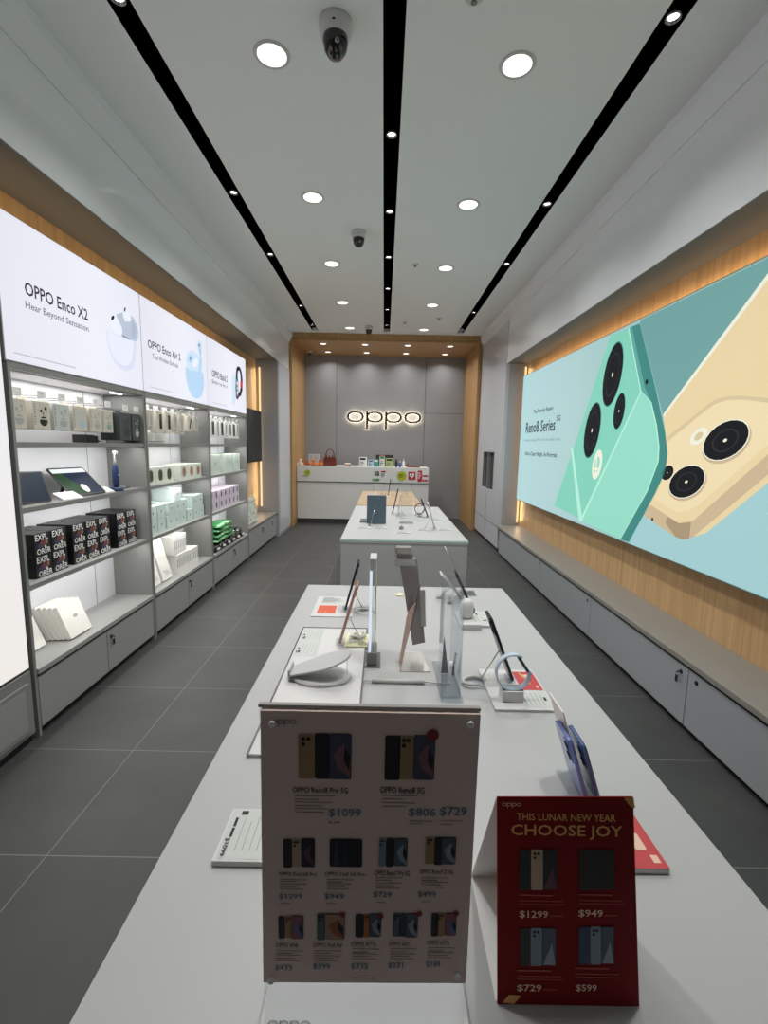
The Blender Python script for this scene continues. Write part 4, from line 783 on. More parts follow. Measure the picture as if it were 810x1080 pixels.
# patterned paper bags on the low cabinet
bagm = mat('white_green_paper', (214,220,210), .6)
for k, (y, lb) in enumerate([(6.16, 'white paper bag with black and green leafy print, left on the low cabinet'), (6.46, 'white paper bag with black and green leafy print, right on the low cabinet')]):
    t = thing('paper_bag', lb, 'bag', (-1.80, y, .424), group='printed paper bags on the low cabinet')
    s = MB(); s.prism([(0,0),(.27,0),(.265,.30+.03*k),(.005,.33)], frame((0,0,0), (0,1,0), (-.12,0,1)), -.10, bagm); s.done('bag', t)
    a = Art((0,0,0), (0,1,0), (-.12,0,1), .001, .0004)
    lf_ = mat('grey_green_ink', (150,172,156), .6)
    for q in range(4):
        cx, cy, r = .05+.055*q, .10+.05*((q*7) % 4), .05
        a.poly([(cx+r*math.cos(u), cy+r*math.sin(u)) for u in [PI*i/8 for i in range(9)]] + [(cx+r*.8*math.cos(u), cy+r*.8*math.sin(u)) for u in [PI*i/8 for i in range(8,-1,-1)]], lf_, 1)
    for (cx, cy) in ((.08,.10),(.17,.08),(.12,.035),(.21,.04)): a.poly([(cx,cy),(cx+.02,cy+.01),(cx+.012,cy+.045),(cx-.004,cy+.03)], ink, 2)
    a.poly([(.02,.27),(.25,.29),(.25,.30),(.02,.28)], inkm, 2); a.done('print', t)
    s = MB(); s.tube([(-.06,.09,.31),(-.055,.09,.35),(-.055,.135,.37),(-.055,.18,.35),(-.06,.18,.31)], .003, wht, 6); s.done('handle', t)
# ================================================================== COUNTER
CY = 9.0
t = thing('service_counter', 'long white service counter with dark kick plate below the glowing logo', 'counter', (-.40, CY, 0))
s = MB(); s.box(-1.25, 1.265, .02, .60, .10, .80, M_white); s.box(-1.25, 1.265, 0, .60, .82, 1.10, M_white, .003); s.box(-1.25, 1.26, .03, .59, .795, .825, M_greyd); s.done('body', t)
s = MB(); s.box(-1.25, 1.25, .05, .58, 0, .10, mat('dark_kick_plate', (70,70,72), .5)); s.done('kick_plate', t)
s = MB(); s.box(-1.25, 1.265, .0, .62, 1.10, 1.112, M_white, .002); s.done('top', t)
ZC = 1.112
def sticker(x0, z0, x1, z1, lb, name, cat, draw, m):
    t = thing(name, lb, cat, (x0, CY-.002, z0))
    s = MB(); s.box(0, x1-x0, -.002, .002, 0, z1-z0, m); s.done('sheet', t)
    a = Art((0,-.002,0), (1,0,0), (0,0,1), .001, .0006); draw(a, x1-x0, z1-z0); a.done('print', t)
ylw = mat('lime_yellow_ink', (176,186,40), .5); red = mat('red_ink', (186,34,56), .5); grn2 = mat('green_ink', (50,140,80), .5); bluk = mat('blue_ink', (60,80,110), .5)
def d1(a, w, h): a.circ(w*.6, h*.55, h*.42, ylw, 1, 20); a.poly([(w*.5,h*.5),(w*.66,h*.4),(w*.8,h*.9),(w*.68,h*.7)], grn2, 2); a.lines(w*.02, h*.02, w*.9, h*.18, 2, inkm, 2)
sticker(-1.56, .90, -1.38, 1.04, 'small sticker with a yellow green round mark at the left of the counter front', 'counter_sticker', 'sticker', d1, M_white)
def d2(a, w, h): a.poly([(w*.5+w*.48*math.cos(q), h*.5+h*.45*math.sin(q)) for q in [2*PI*i/18 for i in range(18)]], grn2, 1); a.lines(w*.25, h*.4, w*.75, h*.65, 1, wht, 2)
sticker(-.22, .845, -.06, .90, 'small green oval sticker under the grey papers on the counter front', 'counter_sticker', 'sticker', d2, M_white)
sticker(-.17, .95, -.08, 1.03, 'small dark grey printed card on the counter front above the green oval', 'counter_card', 'card', lambda a, w, h: a.lines(w*.1, h*.1, w*.9, h*.9, 4, inkl), pkd)
sticker(-.06, .90, .06, 1.05, 'white printed card with red heading on the counter front beside the dark card', 'counter_card', 'card', lambda a, w, h: (a.rect(w*.1, h*.75, w*.9, h*.95, red, 1), a.lines(w*.1, h*.1, w*.9, h*.65, 4, bluk, 1)), wht)
def d3(a, w, h): a.circ(w*.5, h*.5, h*.48, ylw, 1, 24); a.lines(w*.2, h*.32, w*.8, h*.68, 3, ink, 2)
sticker(.255, .855, .445, 1.045, 'round yellow green sticker on the right half of the counter front', 'counter_sticker', 'sticker', d3, M_white)
def d4(a, w, h): a.poly([(w*.5,h*.15),(w*.85,h*.55),(w*.8,h*.8),(w*.6,h*.85),(w*.5,h*.7),(w*.4,h*.85),(w*.2,h*.8),(w*.15,h*.55)], wht, 1); a.circ(w*.5, h*.55, w*.1, red, 2)
sticker(.475, .885, .615, 1.035, 'square red sticker with a white heart shape on the counter front', 'counter_sticker', 'sticker', d4, red)
def d5(a, w, h): a.rect(w*.02, h*.0, w*.42, h*.98, red, 1); a.rect(w*.46, h*.05, w*.98, h*.6, red, 1); a.lines(w*.08, h*.2, w*.35, h*.8, 3, wht, 2); a.circ(w*.62, h*.32, h*.14, wht, 2); a.circ(w*.85, h*.32, h*.14, wht, 2)
sticker(.65, .85, .855, 1.065, 'red and white festive sticker at the right end of the counter front', 'counter_sticker', 'sticker', d5, wht)
# things on the counter
t = thing('notice_stand', 'upright white acrylic notice frame at the left of the counter', 'frame', (-1.46, 9.23, ZC))
s = MB(); s.box(0, .22, 0, .006, .004, .22, wht); s.done('notice', t)
s = MB(); s.box(-.004, .224, -.005, -.001, 0, .225, M_clear); s.box(-.004, .224, -.04, .05, 0, .004, M_clear); s.done('holder', t)
a = Art((0,-.0005,0), (1,0,0), (0,0,1), .0003); a.rect(.108, .01, .112, .21, inkl, 1).lines(.02, .03, .10, .19, 8, inkl, 1).lines(.12, .03, .20, .19, 8, inkl, 1); a.done('print', t)
org = mat('orange_plush', (214,120,50), .9, bump=.3); crm = mat('cream_plush', (220,205,190), .9, bump=.3); brn = mat('reddish_plush', (170,84,60), .9, bump=.3)
def toy(x, lb, m1, m2, k, y=9.12):
    t = thing('plush_toy', lb, 'toy', (x, y, ZC))
    s = MB(); s.lathe([(0,0),(.035,.005),(.045,.03),(.036,.06),(.02,.075),(0,.078)], n=18, m=m1); s.done('body', t)
    s = MB(); s.lathe([(0,.062),(.022,.068),(.032,.088),(.026,.108),(0,.118)], n=18, m=m2)
    for q in (-1, 1): s.lathe([(0,0),(.010,.004),(.011,.014),(0,.022)], (q*.020,0,.105), 10, m2)
    s.lathe([(0,0),(.004,.002),(0,.004)], (-.011,-.030,.088), 8, M_black); s.lathe([(0,0),(.004,.002),(0,.004)], (.011,-.030,.088), 8, M_black); s.done('head', t)
    for q in (-1, 1):
        s = MB(); s.tube([(q*.035,-.01,.05),(q*.052,-.025,.03),(q*.05,-.04,.015)], .011, m1, 8); s.done('arm', t)
toy(-1.60, 'cream and brown plush toy at the far left end of the counter', crm, crm, 1)
toy(-1.475, 'reddish plush toy beside the cream one on the counter', brn, brn, 1)
toy(-1.345, 'orange plush toy in front of the white notice frame', org, org, 1, 9.08)
toy(-1.215, 'orange plush toy right of the other orange toy on the counter', org, brn, 1, 9.08)
lea = mat('brown_leather', (112,48,34), .45)
t = thing('handbag', 'brown leather handbag with arched handle standing on the counter', 'handbag', (-1.035, 9.14, ZC))
s = MB(); s.prism([(-.125,0),(.125,0),(.118,.14),(.095,.165),(-.09,.165),(-.118,.14)], frame((0,.05,0), (1,0,0), (0,0,1)), .10, lea); s.done('body', t)
for xx in (-.06, .0, .055):
    s = MB(); s.prism([(-.014,0),(.014,0),(.010,.085),(0,.10),(-.010,.085)], frame((xx,-.052,.11+abs(xx)*.2), (1,0,0), (0,0,1)), .006, lea); s.done('flap', t)
for yy in (-.04, .04):
    s = MB(); s.tube([(.085*math.cos(q), yy, .155+.165*math.sin(q)) for q in [PI*i/16 for i in range(17)]], .006, lea, 8); s.done('handle', t)
t = thing('tissue_box', 'small brown and cream box standing alone on the counter', 'box', (-.70, 9.1, ZC))
s = MB(); s.box(-.05, .06, 0, .09, 0, .045, mat('tan_card', (170,130,104), .6), .003); s.box(-.05, .06, 0, .09, .045, .06, wht, .002); s.done('carton', t)
t = thing('desk_stand', 'small stack of cards lying beside the brown box', 'cards', (-.66, 9.25, ZC)); s = MB(); s.box(0, .09, 0, .06, 0, .012, card); s.done('stack', t); s = MB(); s.box(.01, .07, .01, .05, .012, .014, inkl); s.done('top_card', t)
items = [(-.47,.15,.18,wht,'white box with dark heading, leftmost of the clutter on the counter',ink),(-.30,.11,.13,mat('pale_blue_card',(180,205,220),.6),'pale blue box left of the green one on the counter',bluk),
 (-.19,.10,.14,mat('teal_card',(70,150,140),.6),'teal box in the clutter on the counter',wht),(-.08,.11,.22,mat('pale_grey_box',(210,212,206),.6),'tall pale box with red lid edge in the clutter',grn2),(.04,.15,.17,mat('lime_card',(170,186,120),.6),'lime green box right of the tall pale box',ink)]
for x, w, h, m_, lb, m2 in items:
    t = thing('product_box', lb, 'box', (x, 9.12, ZC))
    s = MB(); s.box(0, w-.008, 0, .09, 0, h, m_, .002); s.done('carton', t)
    a = Art((0,0,0), (1,0,0), (0,0,1), .001, .0005); a.rect(w*.1, h*.72, w*.8, h*.92, m2, 1); a.lines(w*.1, h*.1, w*.75, h*.5, 3, inkm, 1)
    if 'red' in lb: a.rect(0, h*.94, w-.008, h, red, 2)
    a.done('print', t)
t = thing('laptop_computer', 'black laptop back rising behind the boxes on the counter', 'laptop', (.02, 9.32, ZC))
s = MB(); s.prism(rrect(.34, .22, .01, 3, 0, .11), frame((0,0,.012), (1,0,0), (0,.25,1)), .008, M_black); s.done('lid', t); s = MB(); s.box(-.17, .17, -.01, .2, 0, .014, pkd2, .002); s.done('base', t)
def bottle(x, m1, m2, h, lb, y=9.12):
    t = thing('pump_bottle', lb, 'bottle', (x, y, ZC))
    s = MB(); s.lathe([(.022,0),(.024,.01),(.024,h*.6),(.012,h*.72),(.010,h*.76),(0,h*.76)], n=18, m=m1); s.done('body', t)
    s = MB(); s.lathe([(.012,h*.75),(.012,h*.85),(.005,h*.87),(.005,h*.97),(0,h)], n=14, m=m2); s.box(-.02, .006, -.004, .004, h*.94, h, m2, .001); s.done('pump', t)
bottle(.245, mat('dark_bottle', (40,40,46), .3), M_black, .16, 'dark pump bottle right of the lime box on the counter')
bottle(.315, mat('blue_bottle', (60,90,150), .3), M_plas, .12, 'small blue bottle on the counter')
bottle(.385, wht, mat('yellow_cap', (200,170,80), .4), .17, 'white bottle with yellowish pump on the counter')
t = thing('wooden_tray', 'low reddish tray at the right end of the counter', 'tray', (.58, 9.14, ZC))
s = MB(); s.box(-.11, .12, -.05, .06, 0, .008, mat('reddish_wood', (130,80,62), .5), .002); s.done('base', t)
for q in (-.05, .056):
    s = MB(); s.box(-.11, .12, q, q+.005, .008, .03, mat('reddish_wood', (130,80,62), .5)); s.done('rim', t)
t = thing('pen_holder', 'small brown pot standing between the bottles and the tray', 'pot', (.46, 9.2, ZC)); s = MB(); s.lathe([(.02,0),(.026,.05),(.023,.05),(.018,.006),(0,.006)], n=16, m=lea); s.done('pot', t)
s = MB(); s.tube([(0,0,.008),(.012,0,.085)], .003, bluk, 6); s.tube([(0,0.005,.008),(-.012,.005,.08)], .003, red, 6); s.done('pens', t)

# ================================================================== DISPLAY TABLES
ZT = .85
def table(name, lb, x0, x1, y0, y1, top, glass=False, body=None):
    t = thing(name, lb, 'table', ((x0+x1)/2, (y0+y1)/2, 0))
    w, d = (x1-x0)/2, (y1-y0)/2
    s = MB(); s.box(-w, w, -d, d, ZT-.03, ZT, top, .002); s.done('tabletop', t)
    if glass:
        s = MB(); s.box(-w-.001, w+.001, -d-.001, d+.001, ZT-.013, ZT-.003, M_tglass); s.done('glass_edge', t)
    s = MB(); s.box(-w+.004, w-.004, -d+.004, d-.004, .08, ZT-.03, body or M_table); s.done('body', t)
    s = MB(); s.box(-w+.05, w-.05, -d+.05, d-.05, 0, .08, M_greyd); s.done('plinth', t)
    return t
table('display_table', 'long white display table in the foreground with signs and demo phones', -.352, .583, .30, 2.20, M_table)
table('display_table', 'white display table behind the first, with a pale green glass edge', -.300, .622, 3.33, 5.24, M_table, True)
table('display_table', 'oak topped display table between the white tables and the counter', -.300, .440, 5.30, 6.95, M_woodt)

# ---- price board in the foreground
paper = mat('poster_paper', (222,200,190), .55); pblue = mat('price_blue_ink', (90,120,140), .6)
COL = {'gold': mat('phone_gold', (156,130,92), .5), 'black': mat('phone_black', (24,24,28), .5), 'cream': mat('phone_cream', (176,154,130), .5), 'silver': mat('phone_silver', (120,134,148), .5), 'teal': mat('phone_teal', (76,94,98), .5), 'navy': mat('phone_navy', (40,56,88), .5), 'orange': mat('phone_orange', (176,104,40), .5)}
SC = {'scr': (mat('ps_slate', (66,72,90), .5), mat('ps_rose', (130,88,98), .5)), 'dark': (mat('ps_night', (30,26,32), .5), mat('ps_magenta', (96,54,76), .5)), 'fold': (mat('ps_black', (20,22,28), .5), mat('ps_ink', (44,58,76), .5)), 'grey': (mat('ps_grey', (74,84,98), .5), mat('ps_pale', (136,148,164), .5)), 'pink': (mat('ps_pink', (140,84,96), .5), mat('ps_blue', (92,98,140), .5)), 'orange': (mat('ps_sand', (158,132,110), .5), mat('ps_coral', (150,82,62), .5))}
rball = mat('red_badge', (128,26,28), .5)
t = thing('price_board', 'tall grey price board listing many phones, standing in the foreground centre', 'sign', (-.008, .426, 0))
ox = -.008
x0b, x1b, z0b, z1b = -.117, .099, .953, 1.263
s = MB(); s.prism([(x0b-ox, z0b),(x1b-ox-.001, z0b+.003),(x1b-ox, z1b),(x0b-ox+.002, z1b)], frame((0,.006,0), (1,0,0), (0,0,1)), .006, paper); s.done('poster_sheet', t)
s = MB(); s.box(x0b-ox-.001, x1b-ox+.001, .006, .009, ZT+.014, z1b+.001, M_clear); s.box(x0b-ox-.001, x1b-ox+.001, .004, .009, z1b+.001, z1b+.004, mat('frosted_edge', (150,146,142), .5)); s.done('acrylic_panel', t)
a = Art((-ox, 0, 0), (1,0,0), (0,0,1), .0006, .0003)
for r in SIGN:
    k = r[0]
    if k in 'rs' and len(r) == 6:
        _, c, u0, v0, u1, v1 = r; W, H = u1-u0, v1-v0
        if k == 'r':
            a.poly(rrect(W, H, .002, 2, (u0+u1)/2, (v0+v1)/2), COL[c], 1)
            if c in ('gold','cream','silver','teal','orange'):
                for (cu, cv) in ((.3,.9),(.3,.78),(.62,.9)): a.circ(u0+W*cu, v0+H*cv, min(W*.16, .0022), COL['black'], 3, 10)
        else:
            m1, m2 = SC[c]; a.poly(rrect(W, H, .002, 2, (u0+u1)/2, (v0+v1)/2), COL['black'], 1); a.rect(u0+.0006, v0+.0006, u1-.0006, v1-.0006, m1, 2)
            if c == 'fold': a.rect(u0+W*.48, v0+.001, u0+W*.5, v1-.001, m2, 3); a.poly([(u0+W*.1,v0+.001),(u0+W*.3,v0+.001),(u0+W*.2,v1-.001)], m2, 3)
            else:
                a.poly([(u1-W*.05,v0+H*.05),(u1-W*.6,v0+H*.25),(u1-W*.8,v0+H*.55),(u1-W*.35,v0+H*.8),(u1-W*.05,v0+H*.45)], m2, 3)
                a.poly([(u1-W*.1,v0+H*.2),(u1-W*.35,v0+H*.45),(u1-W*.3,v0+H*.72),(u1-W*.05,v0+H*.5)], COL['black'], 4)
    elif k == 't':
        a.text(r[1], *r[2:6], {'k': ink, 'b': pblue}[r[6]], 2)
    elif k == 'l': a.rect(r[2], r[3], r[4], r[3]+.0007, mat('small_print_ink', (104,92,88), .6), 1)
    elif k == 'c': a.circ(r[1], r[2], r[3], rball, 5, 18)
a.logo(SLOGO[1], SLOGO[2]-.001, SLOGO[3], SLOGO[4], inkm, 3)
a.done('print', t)
for (x, z) in SCREWS:
    s = MB(); s.lathe([(.0034,0),(.0034,.003),(.0022,.0036),(.0014,.002),(0,.002)], m=mat('screw_white', (250,250,250), .3), n=16, M=frame((x-ox, -.0012, z), (1,0,0), (0,0,1))); s.done('screw', t)
# white base plate of the board
s = MB(); s.box(-.122, .120, -.045, .075, ZT+.0005, ZT+.016, M_table, .002); s.done('foot', t)
a = Art((-ox, -.426, ZT+.016), (1,0,0), (0,1,0), .0008, .0004); a.logo(-.119, .4395, -.071, .4525, inkm, 1); a.done('foot_print', t)

# ---- red tent card
redp = mat('deep_red_card', (118,6,11), .6, spec=.2); gldi = mat('gold_ink', (214,160,90), .5); pnk = mat('pale_ink_on_red', (226,190,170), .5); dri = mat('dim_ink_on_red', (170,70,60), .5)
t = thing('tent_card', 'dark red lunar new year tent card on the foreground table', 'sign', (.235, .483, ZT))
V = (0,.045,.235); hh = math.hypot(.045,.235); rc_ = [(x-.235, max(0, y)) for x, y in RCORN]
s = MB(); s.prism([(rc_[3][0],.001),(rc_[2][0],.001),(rc_[1][0],rc_[1][1]),(rc_[0][0],rc_[0][1])], frame((0,.002,0), (1,0,0), V), .002, redp); s.done('front_panel', t)
s = MB(); s.prism([(rc_[3][0],0),(rc_[2][0],0),(rc_[1][0],.27),(rc_[0][0],.27)], frame((0,.172,.001), (1,0,0), (0,-.123,.236)), -.0015, wht); s.box(-.085, .088, .004, .172, .0002, .0015, wht); s.done('back_panel', t)
a = Art((-.235,0,0), (1,0,0), V, .0006, .0003)
for r in RED:
    k = r[0]
    if k == 'logo': a.logo(*r[2:6], pnk, 2)
    elif k in ('t', 'T'): a.text(r[1], *r[2:6], gldi if k == 'T' or 'THIS' in r[1] else pnk, 2)
    elif k == 'l': a.rect(r[2], r[3], r[4], max(r[5], r[3]+.0008), dri, 1)
    elif k == 'r':
        _, c, u0, v0, u1, v1 = r; a.poly(rrect(u1-u0, v1-v0, .002, 2, (u0+u1)/2, (v0+v1)/2), COL[c], 1)
        if c in ('cream','silver'):
            for (cu, cv) in ((.3,.9),(.3,.8),(.6,.9)): a.circ(u0+(u1-u0)*cu, v0+(v1-v0)*cv, .0018, COL['black'], 3, 10)
    elif k == 's':
        _, c, u0, v0, u1, v1 = r; m1, m2 = SC[c]; W, H = u1-u0, v1-v0; a.rect(u0, v0, u1, v1, COL['black'], 1); a.rect(u0+.0006, v0+.0006, u1-.0006, v1-.0006, m1, 2)
        if c != 'fold': a.poly([(u0+.001,v0+.001),(u1-.001,v0+.001),(u0+W*.7,v0+H*.6)], m2, 3)
a.poly(RG1, gldi, 2); a.poly(RG2, gldi, 2); a.done('print', t)

# ---- flat placards on the table
def placard(x0, x1, y0, y1, h, lb, draw, z=ZT, m=None, name='price_placard', th=.008):
    t = thing(name, lb, 'price placard', (x0, y0, z))
    s = MB(); s.box(0, x1-x0, 0, y1-y0, 0, h, m or M_plas, .001); s.done('plate', t)
    a = Art((0,0,h), (1,0,0), (0,1,0), .0005, .0003); draw(a, x1-x0, y1-y0); a.done('print', t)
    return t
def dp(a, w, h):
    a.rect(.004, .004, w-.004, h-.003, pk2, 0)
    # lettering runs along the short side, read from the table's left edge
    for i in range(4): a.rect(.030+.012*i, .02, .0308+.012*i, h-.02-.01*(i % 2), inkm, 1)
    a.rect(.013, h*.62, .018, h*.80, ink, 2); a.rect(.013, h*.42, .018, h*.60, ink, 2); a.rect(.02, h*.86, .032, h*.94, ink, 2)
t = placard(-.262, -.16, .665, .775, .010, 'pale price placard with black figures lying left of the tall price board', dp)
a = Art((0, 0, .010), (0,-1,0), (1,0,0), .0008, .0003); a.text('$1099', -.044, .008, -.008, .017, ink, 3); a.done('price_print', t)
def dr(a, w, h): a.rect(0, 0, w, h, mat('soft_red_card', (188,60,66), .5), 0); a.poly([(w*.4,h*.9),(w*.55,h*.9),(w*.7,h*.5),(w*.55,h*.5)], gldi, 1); a.poly(rrect(.02, .035, .004, 3, w*.72, h*.42), pnk, 1); a.rect(w*.8, h*.08, w*.92, h*.2, pnk, 1)
placard(.372, .470, .665, .790, .010, 'red printed placard lying behind the red tent card', dr)
# big display mat
t = thing('display_mat', 'white framed acrylic display mat with price lists on the left of the table', 'display mat', (-.278, .93, ZT))
s = MB(); s.box(0, .228, 0, .71, 0, .008, M_plas, .001); s.done('plate', t)
s = MB(); s.box(-.004, 0, -.002, .712, 0, .010, M_steel); s.box(.228, .232, -.002, .712, 0, .010, M_steel); s.box(0, .228, .710, .714, 0, .010, M_steel); s.done('frame', t)
a = Art((0,0,.008), (1,0,0), (0,1,0), .0006, .0003)
a.rect(.004, .48, .078, .70, pk2, 0)
for (yb, ht) in ((.60,.09),(.49,.09)):
    for k in range(5): a.rect(.024+.011*k, yb+.01*(k % 2), .0246+.011*k, yb+ht-.01*(k % 3), inkm, 1)
    a.rect(.008, yb+.01, .012, yb+.025, ink, 1); a.rect(.014, yb+.01, .020, yb+.03, ink, 1); a.rect(.01, yb+.04, .016, yb+.05, ink, 1)
a.rect(.01, .20, .15, .203, inkm, 1); a.text('$1099', .03, .19, .08, .199, ink, 2); a.done('print', t)
yel = mat('pale_yellow_card', (226,222,180), .6)
t = thing('yellow_card', 'pale yellow card lying under the bronze phone', 'card', (-.118, 1.48, ZT+.009)); s = MB(); s.box(0, .078, 0, .105, 0, .002, yel); s.done('card', t)
a = Art((0,0,.002), (1,0,0), (0,1,0)); a.lines(.01, .02, .07, .09, 6, inkl, 1); a.done('print', t)
# oval tilted stand
t = thing('oval_charging_stand', 'grey oval tilted plate on an oval base lying on the display mat', 'charging stand', (-.165, 1.272, ZT+.0085))
s = MB(); s.lathe([(.082,0),(.085,.003),(.084,.008),(.078,.011),(0,.012)], n=40, m=M_plas, sy=.70); s.lathe([(.0022,0),(0,.002)], (0,-.0585,.0055), 10, M_black); s.done('base', t)
up_ = Vector((.165, 0, .052)).normalized(); grp_ = mat('grey_silicone', (184,186,186), .55)
s = MB(); F = frame((-.088, -.0, .014), up_, (0,1,0))
pts = [(.004,-.03),(.004,.03)] + [(.10+.078*math.cos(q), .052*math.sin(q)) for q in [PI/2-PI*i/16 for i in range(17)]]
s.prism(pts, F, .005, grp_); s.done('tilted_plate', t)
s = MB(); s.box(-.092, -.086, -.03, .03, .002, .034, grp_, .001); s.done('lip', t)
s = MB(); s.box(.070, .074, -.004, .004, .010, .062, M_clear2); s.done('support', t)

# ---- demo phones
def phone(x, y, dx, dz, facing, body, scrm, lb, clear_back=False, rz=0, w=.074, z=ZT, cam=True, yoff=0, holder=True, grp='demo phones on the foreground table', wht_top=None, foot=True):
    """slab whose long side runs from the foot (x,y) to (x+dx, z+dz); facing -1 screen to the left, +1 to the right"""
    t = thing('demo_phone', lb, 'phone', (x, y, z), rz=rz, group=grp)
    V = Vector((dx, 0, dz)); L = V.length; V = V.normalized(); U = Vector((0, -facing, 0)); 
    if facing < 0: U = Vector((0, -1, 0)) * 1
    U = Vector((0, 1, 0)) if facing > 0 else Vector((0, -1, 0))
    F = frame((0, 0, .012), U, V)      # normal U x V points to the screen side
    s = MB(); s.prism(rrect(w, L, .011, 5, 0, L/2), F @ Matrix.Translation((0,0,-.004)), .008, body, True); s.done('body', t)
    a = Art(F @ Vector((0,0,.004)), U, V, .0004, .0003); a.poly(rrect(w-.003, L-.003, .010, 5, 0, L/2), M_gblack, 0); a.poly(rrect(w-.007, L-.007, .008, 5, 0, L/2), scrm, 1); a.poly([(-.02,L*.3),(.03,L*.2),(.03,L*.6),(0,L*.75)], mat('screen_accent', (120,100,130), .3), 2); a.circ(0, L-.010, .002, M_black, 3); a.done('screen', t)
    if cam:
        s = MB(); G = F @ Matrix.Translation((0,0,-.004))
        s.prism(rrect(.026, .046, .006, 3, -w/2+.020 if True else 0, L-.032), G, -.0015, body); s.lathe([(.009,0),(.009,.002),(0,.002)], m=M_gblack, n=16, M=G @ Matrix.Translation((-w/2+.02, L-.022, -.0015)) @ Matrix.Rotation(PI,4,'X')); s.lathe([(.009,0),(.009,.002),(0,.002)], m=M_gblack, n=16, M=G @ Matrix.Translation((-w/2+.02, L-.043, -.0015)) @ Matrix.Rotation(PI,4,'X')); s.done('camera_bump', t)
    if foot:
        s = MB(); b = -.04*facing*-1
        s.tube([(dx*.45 - .0, 0, .012+dz*.45), (dx*.45+.05*(1 if dx > 0 else -1)*1.0, 0, .004)], .002, M_plas, 8); s.lathe([(.015,0),(.015,.003),(0,.004)], (dx*.45+.05*(1 if dx > 0 else -1),0,0), 20, M_clear2)
        s.box(-.014, .014, -.02, .02, 0, .012, M_clear2, .001); s.done('stand', t)
    return t
brz = mat('bronze_metal', (176,140,110), .3, metal=.6); dkb = mat('dark_blue_metal', (30,34,44), .3, metal=.5); scd = mat('dark_display', (20,22,30), .15, coat=.3); scl = glow('lit_phone_screen', (190,170,180), .6)
phone(-.133, 1.50, .056, .20, -1, brz, scl, 'bronze edged demo phone leaning right above the pale yellow card', z=ZT+.011)
phone(-.143, 1.85, .051, .195, -1, dkb, scd, 'dark demo phone leaning right at the far left of the foreground table')
phone(.376, 1.278, -.072, .185, 1, dkb, scd, 'dark demo phone leaning left behind the pale blue smart band', z=ZT+.008)
phone(.378, 1.964, -.062, .13, 1, M_black, scd, 'black demo phone with a white top leaning left at the far right of the table')
phone(.354, 2.03, -.092, .105, 1, M_plas, scl, 'white demo phone leaning left behind the white round holder')
# clear stand with white tip for the far black phone
t = thing('acrylic_stand', 'tilted clear acrylic back panel rising above the far black phone', 'phone stand', (.385, 2.075, ZT))
s = MB(); s.prism([(-.035,0),(.035,0),(.035,.232),(-.035,.232)], frame((.008,.03,.0), (0,1,0), (-.42,0,.9)), .004, M_clear2); s.box(-.03, .05, -.01, .07, 0, .004, M_clear2); s.done('panel', t)
s = MB(); s.prism([(-.035,.20),(.035,.20),(.035,.235),(-.035,.235)], frame((.003,.03,.0), (0,1,0), (-.42,0,.9)), .003, M_plas); s.done('white_tip', t)
# blue phone stand in front
vio = mat('violet_blue_metal', (98,114,176), .25, metal=.3, coat=.4); vib = mat('blue_metal', (62,88,136), .25, metal=.3, coat=.4)
t = phone(.395, .835, -.042, .128, 1, vio, mat('violet_screen', (120,130,200), .2), 'violet blue demo phone leaning left behind the red tent card', foot=False, grp='demo phones on the foreground table')
t = phone(.420, .842, -.038, .113, 1, vib, scd, 'dark blue demo phone leaning just right of the violet one', foot=False, grp='demo phones on the foreground table')
t = thing('acrylic_stand', 'tall clear and pinkish tilted acrylic panel between the two blue phones', 'phone stand', (.404, .87, ZT))
s = MB(); s.prism([(-.036,0),(.036,0),(.036,.183),(-.036,.183)], frame((0,0,.0), (0,1,0), (-.30,0,.95)), .003, mat('frosted_acrylic', (222,212,208), .3)); s.box(-.03, .03, -.036, .036, 0, .003, M_clear2); s.done('panel', t)
s = MB(); s.lathe([(.004,0),(.004,.003),(0,.003)], m=M_steel, n=12, M=frame((-.050,0,.165), (0,1,0), (-.30,0,.95))); s.done('pin', t)
# light bar
t = thing('lit_acrylic_panel', 'glowing upright acrylic panel seen edge on, in a small steel base', 'light panel', (-.024, 1.40, ZT))
edge = glow('lit_acrylic_edge', (214,224,240), .95)
s = MB(); s.box(-.009, .008, -.035, .035, .025, .335, M_clear2); s.box(-.011, -.004, -.037, .037, .022, .30, edge, .001); s.box(.006, .010, -.037, .037, .022, .30, mat('pale_lime_edge', (214,218,190), .4), .001); s.done('panel', t)
s = MB(); s.box(-.011, .010, -.038, .038, .30, .338, M_plas, .002); s.done('cap', t)
s = MB(); s.box(-.026, .026, -.05, .05, 0, .006, M_steel); s.box(-.016, .015, -.04, .04, .006, .045, M_greyd, .002); s.done('base', t)
# twisted reflective stand
dkp = mat('dark_reflective_film', (150,142,142), .25, metal=.1, coat=.2); cop = mat('copper_pink_film', (226,190,178), .25, metal=.05, coat=.2); mir = mat('polished_steel', (190,188,184), .25, metal=.5)
t = thing('twisted_display_stand', 'tall twisted mirror like display stand with dark and copper pink faces', 'display stand', (.105, 1.40, ZT))
s = MB(); s.prism([(-.045,-.02),(.048,-.02),(.030,.115),(-.030,.115)], frame((0,-.05,0), (1,0,0), (0,1,0)), .003, mir); s.done('base', t)
s = MB(); s.prism([(-.050,.312),(.006,.318),(.040,.045),(-.0,.035)], frame((0,.05,0), (1,0,0), (0,0,1)), .006, dkp); s.prism([(.018,.22),(.026,.10),(.040,.10),(.034,.22)], frame((0,.046,0), (1,0,0), (0,0,1)), .004, mat('pale_film_gap',(190,190,188),.3)); s.done('dark_face', t)
s = MB(); s.prism([(-.042,.01),(-.034,.01),(.0,.17),(.018,.262),(.008,.20),(-.022,.16)], frame((0,.0,0), (1,0,0), (0,0,1)), .006, cop)
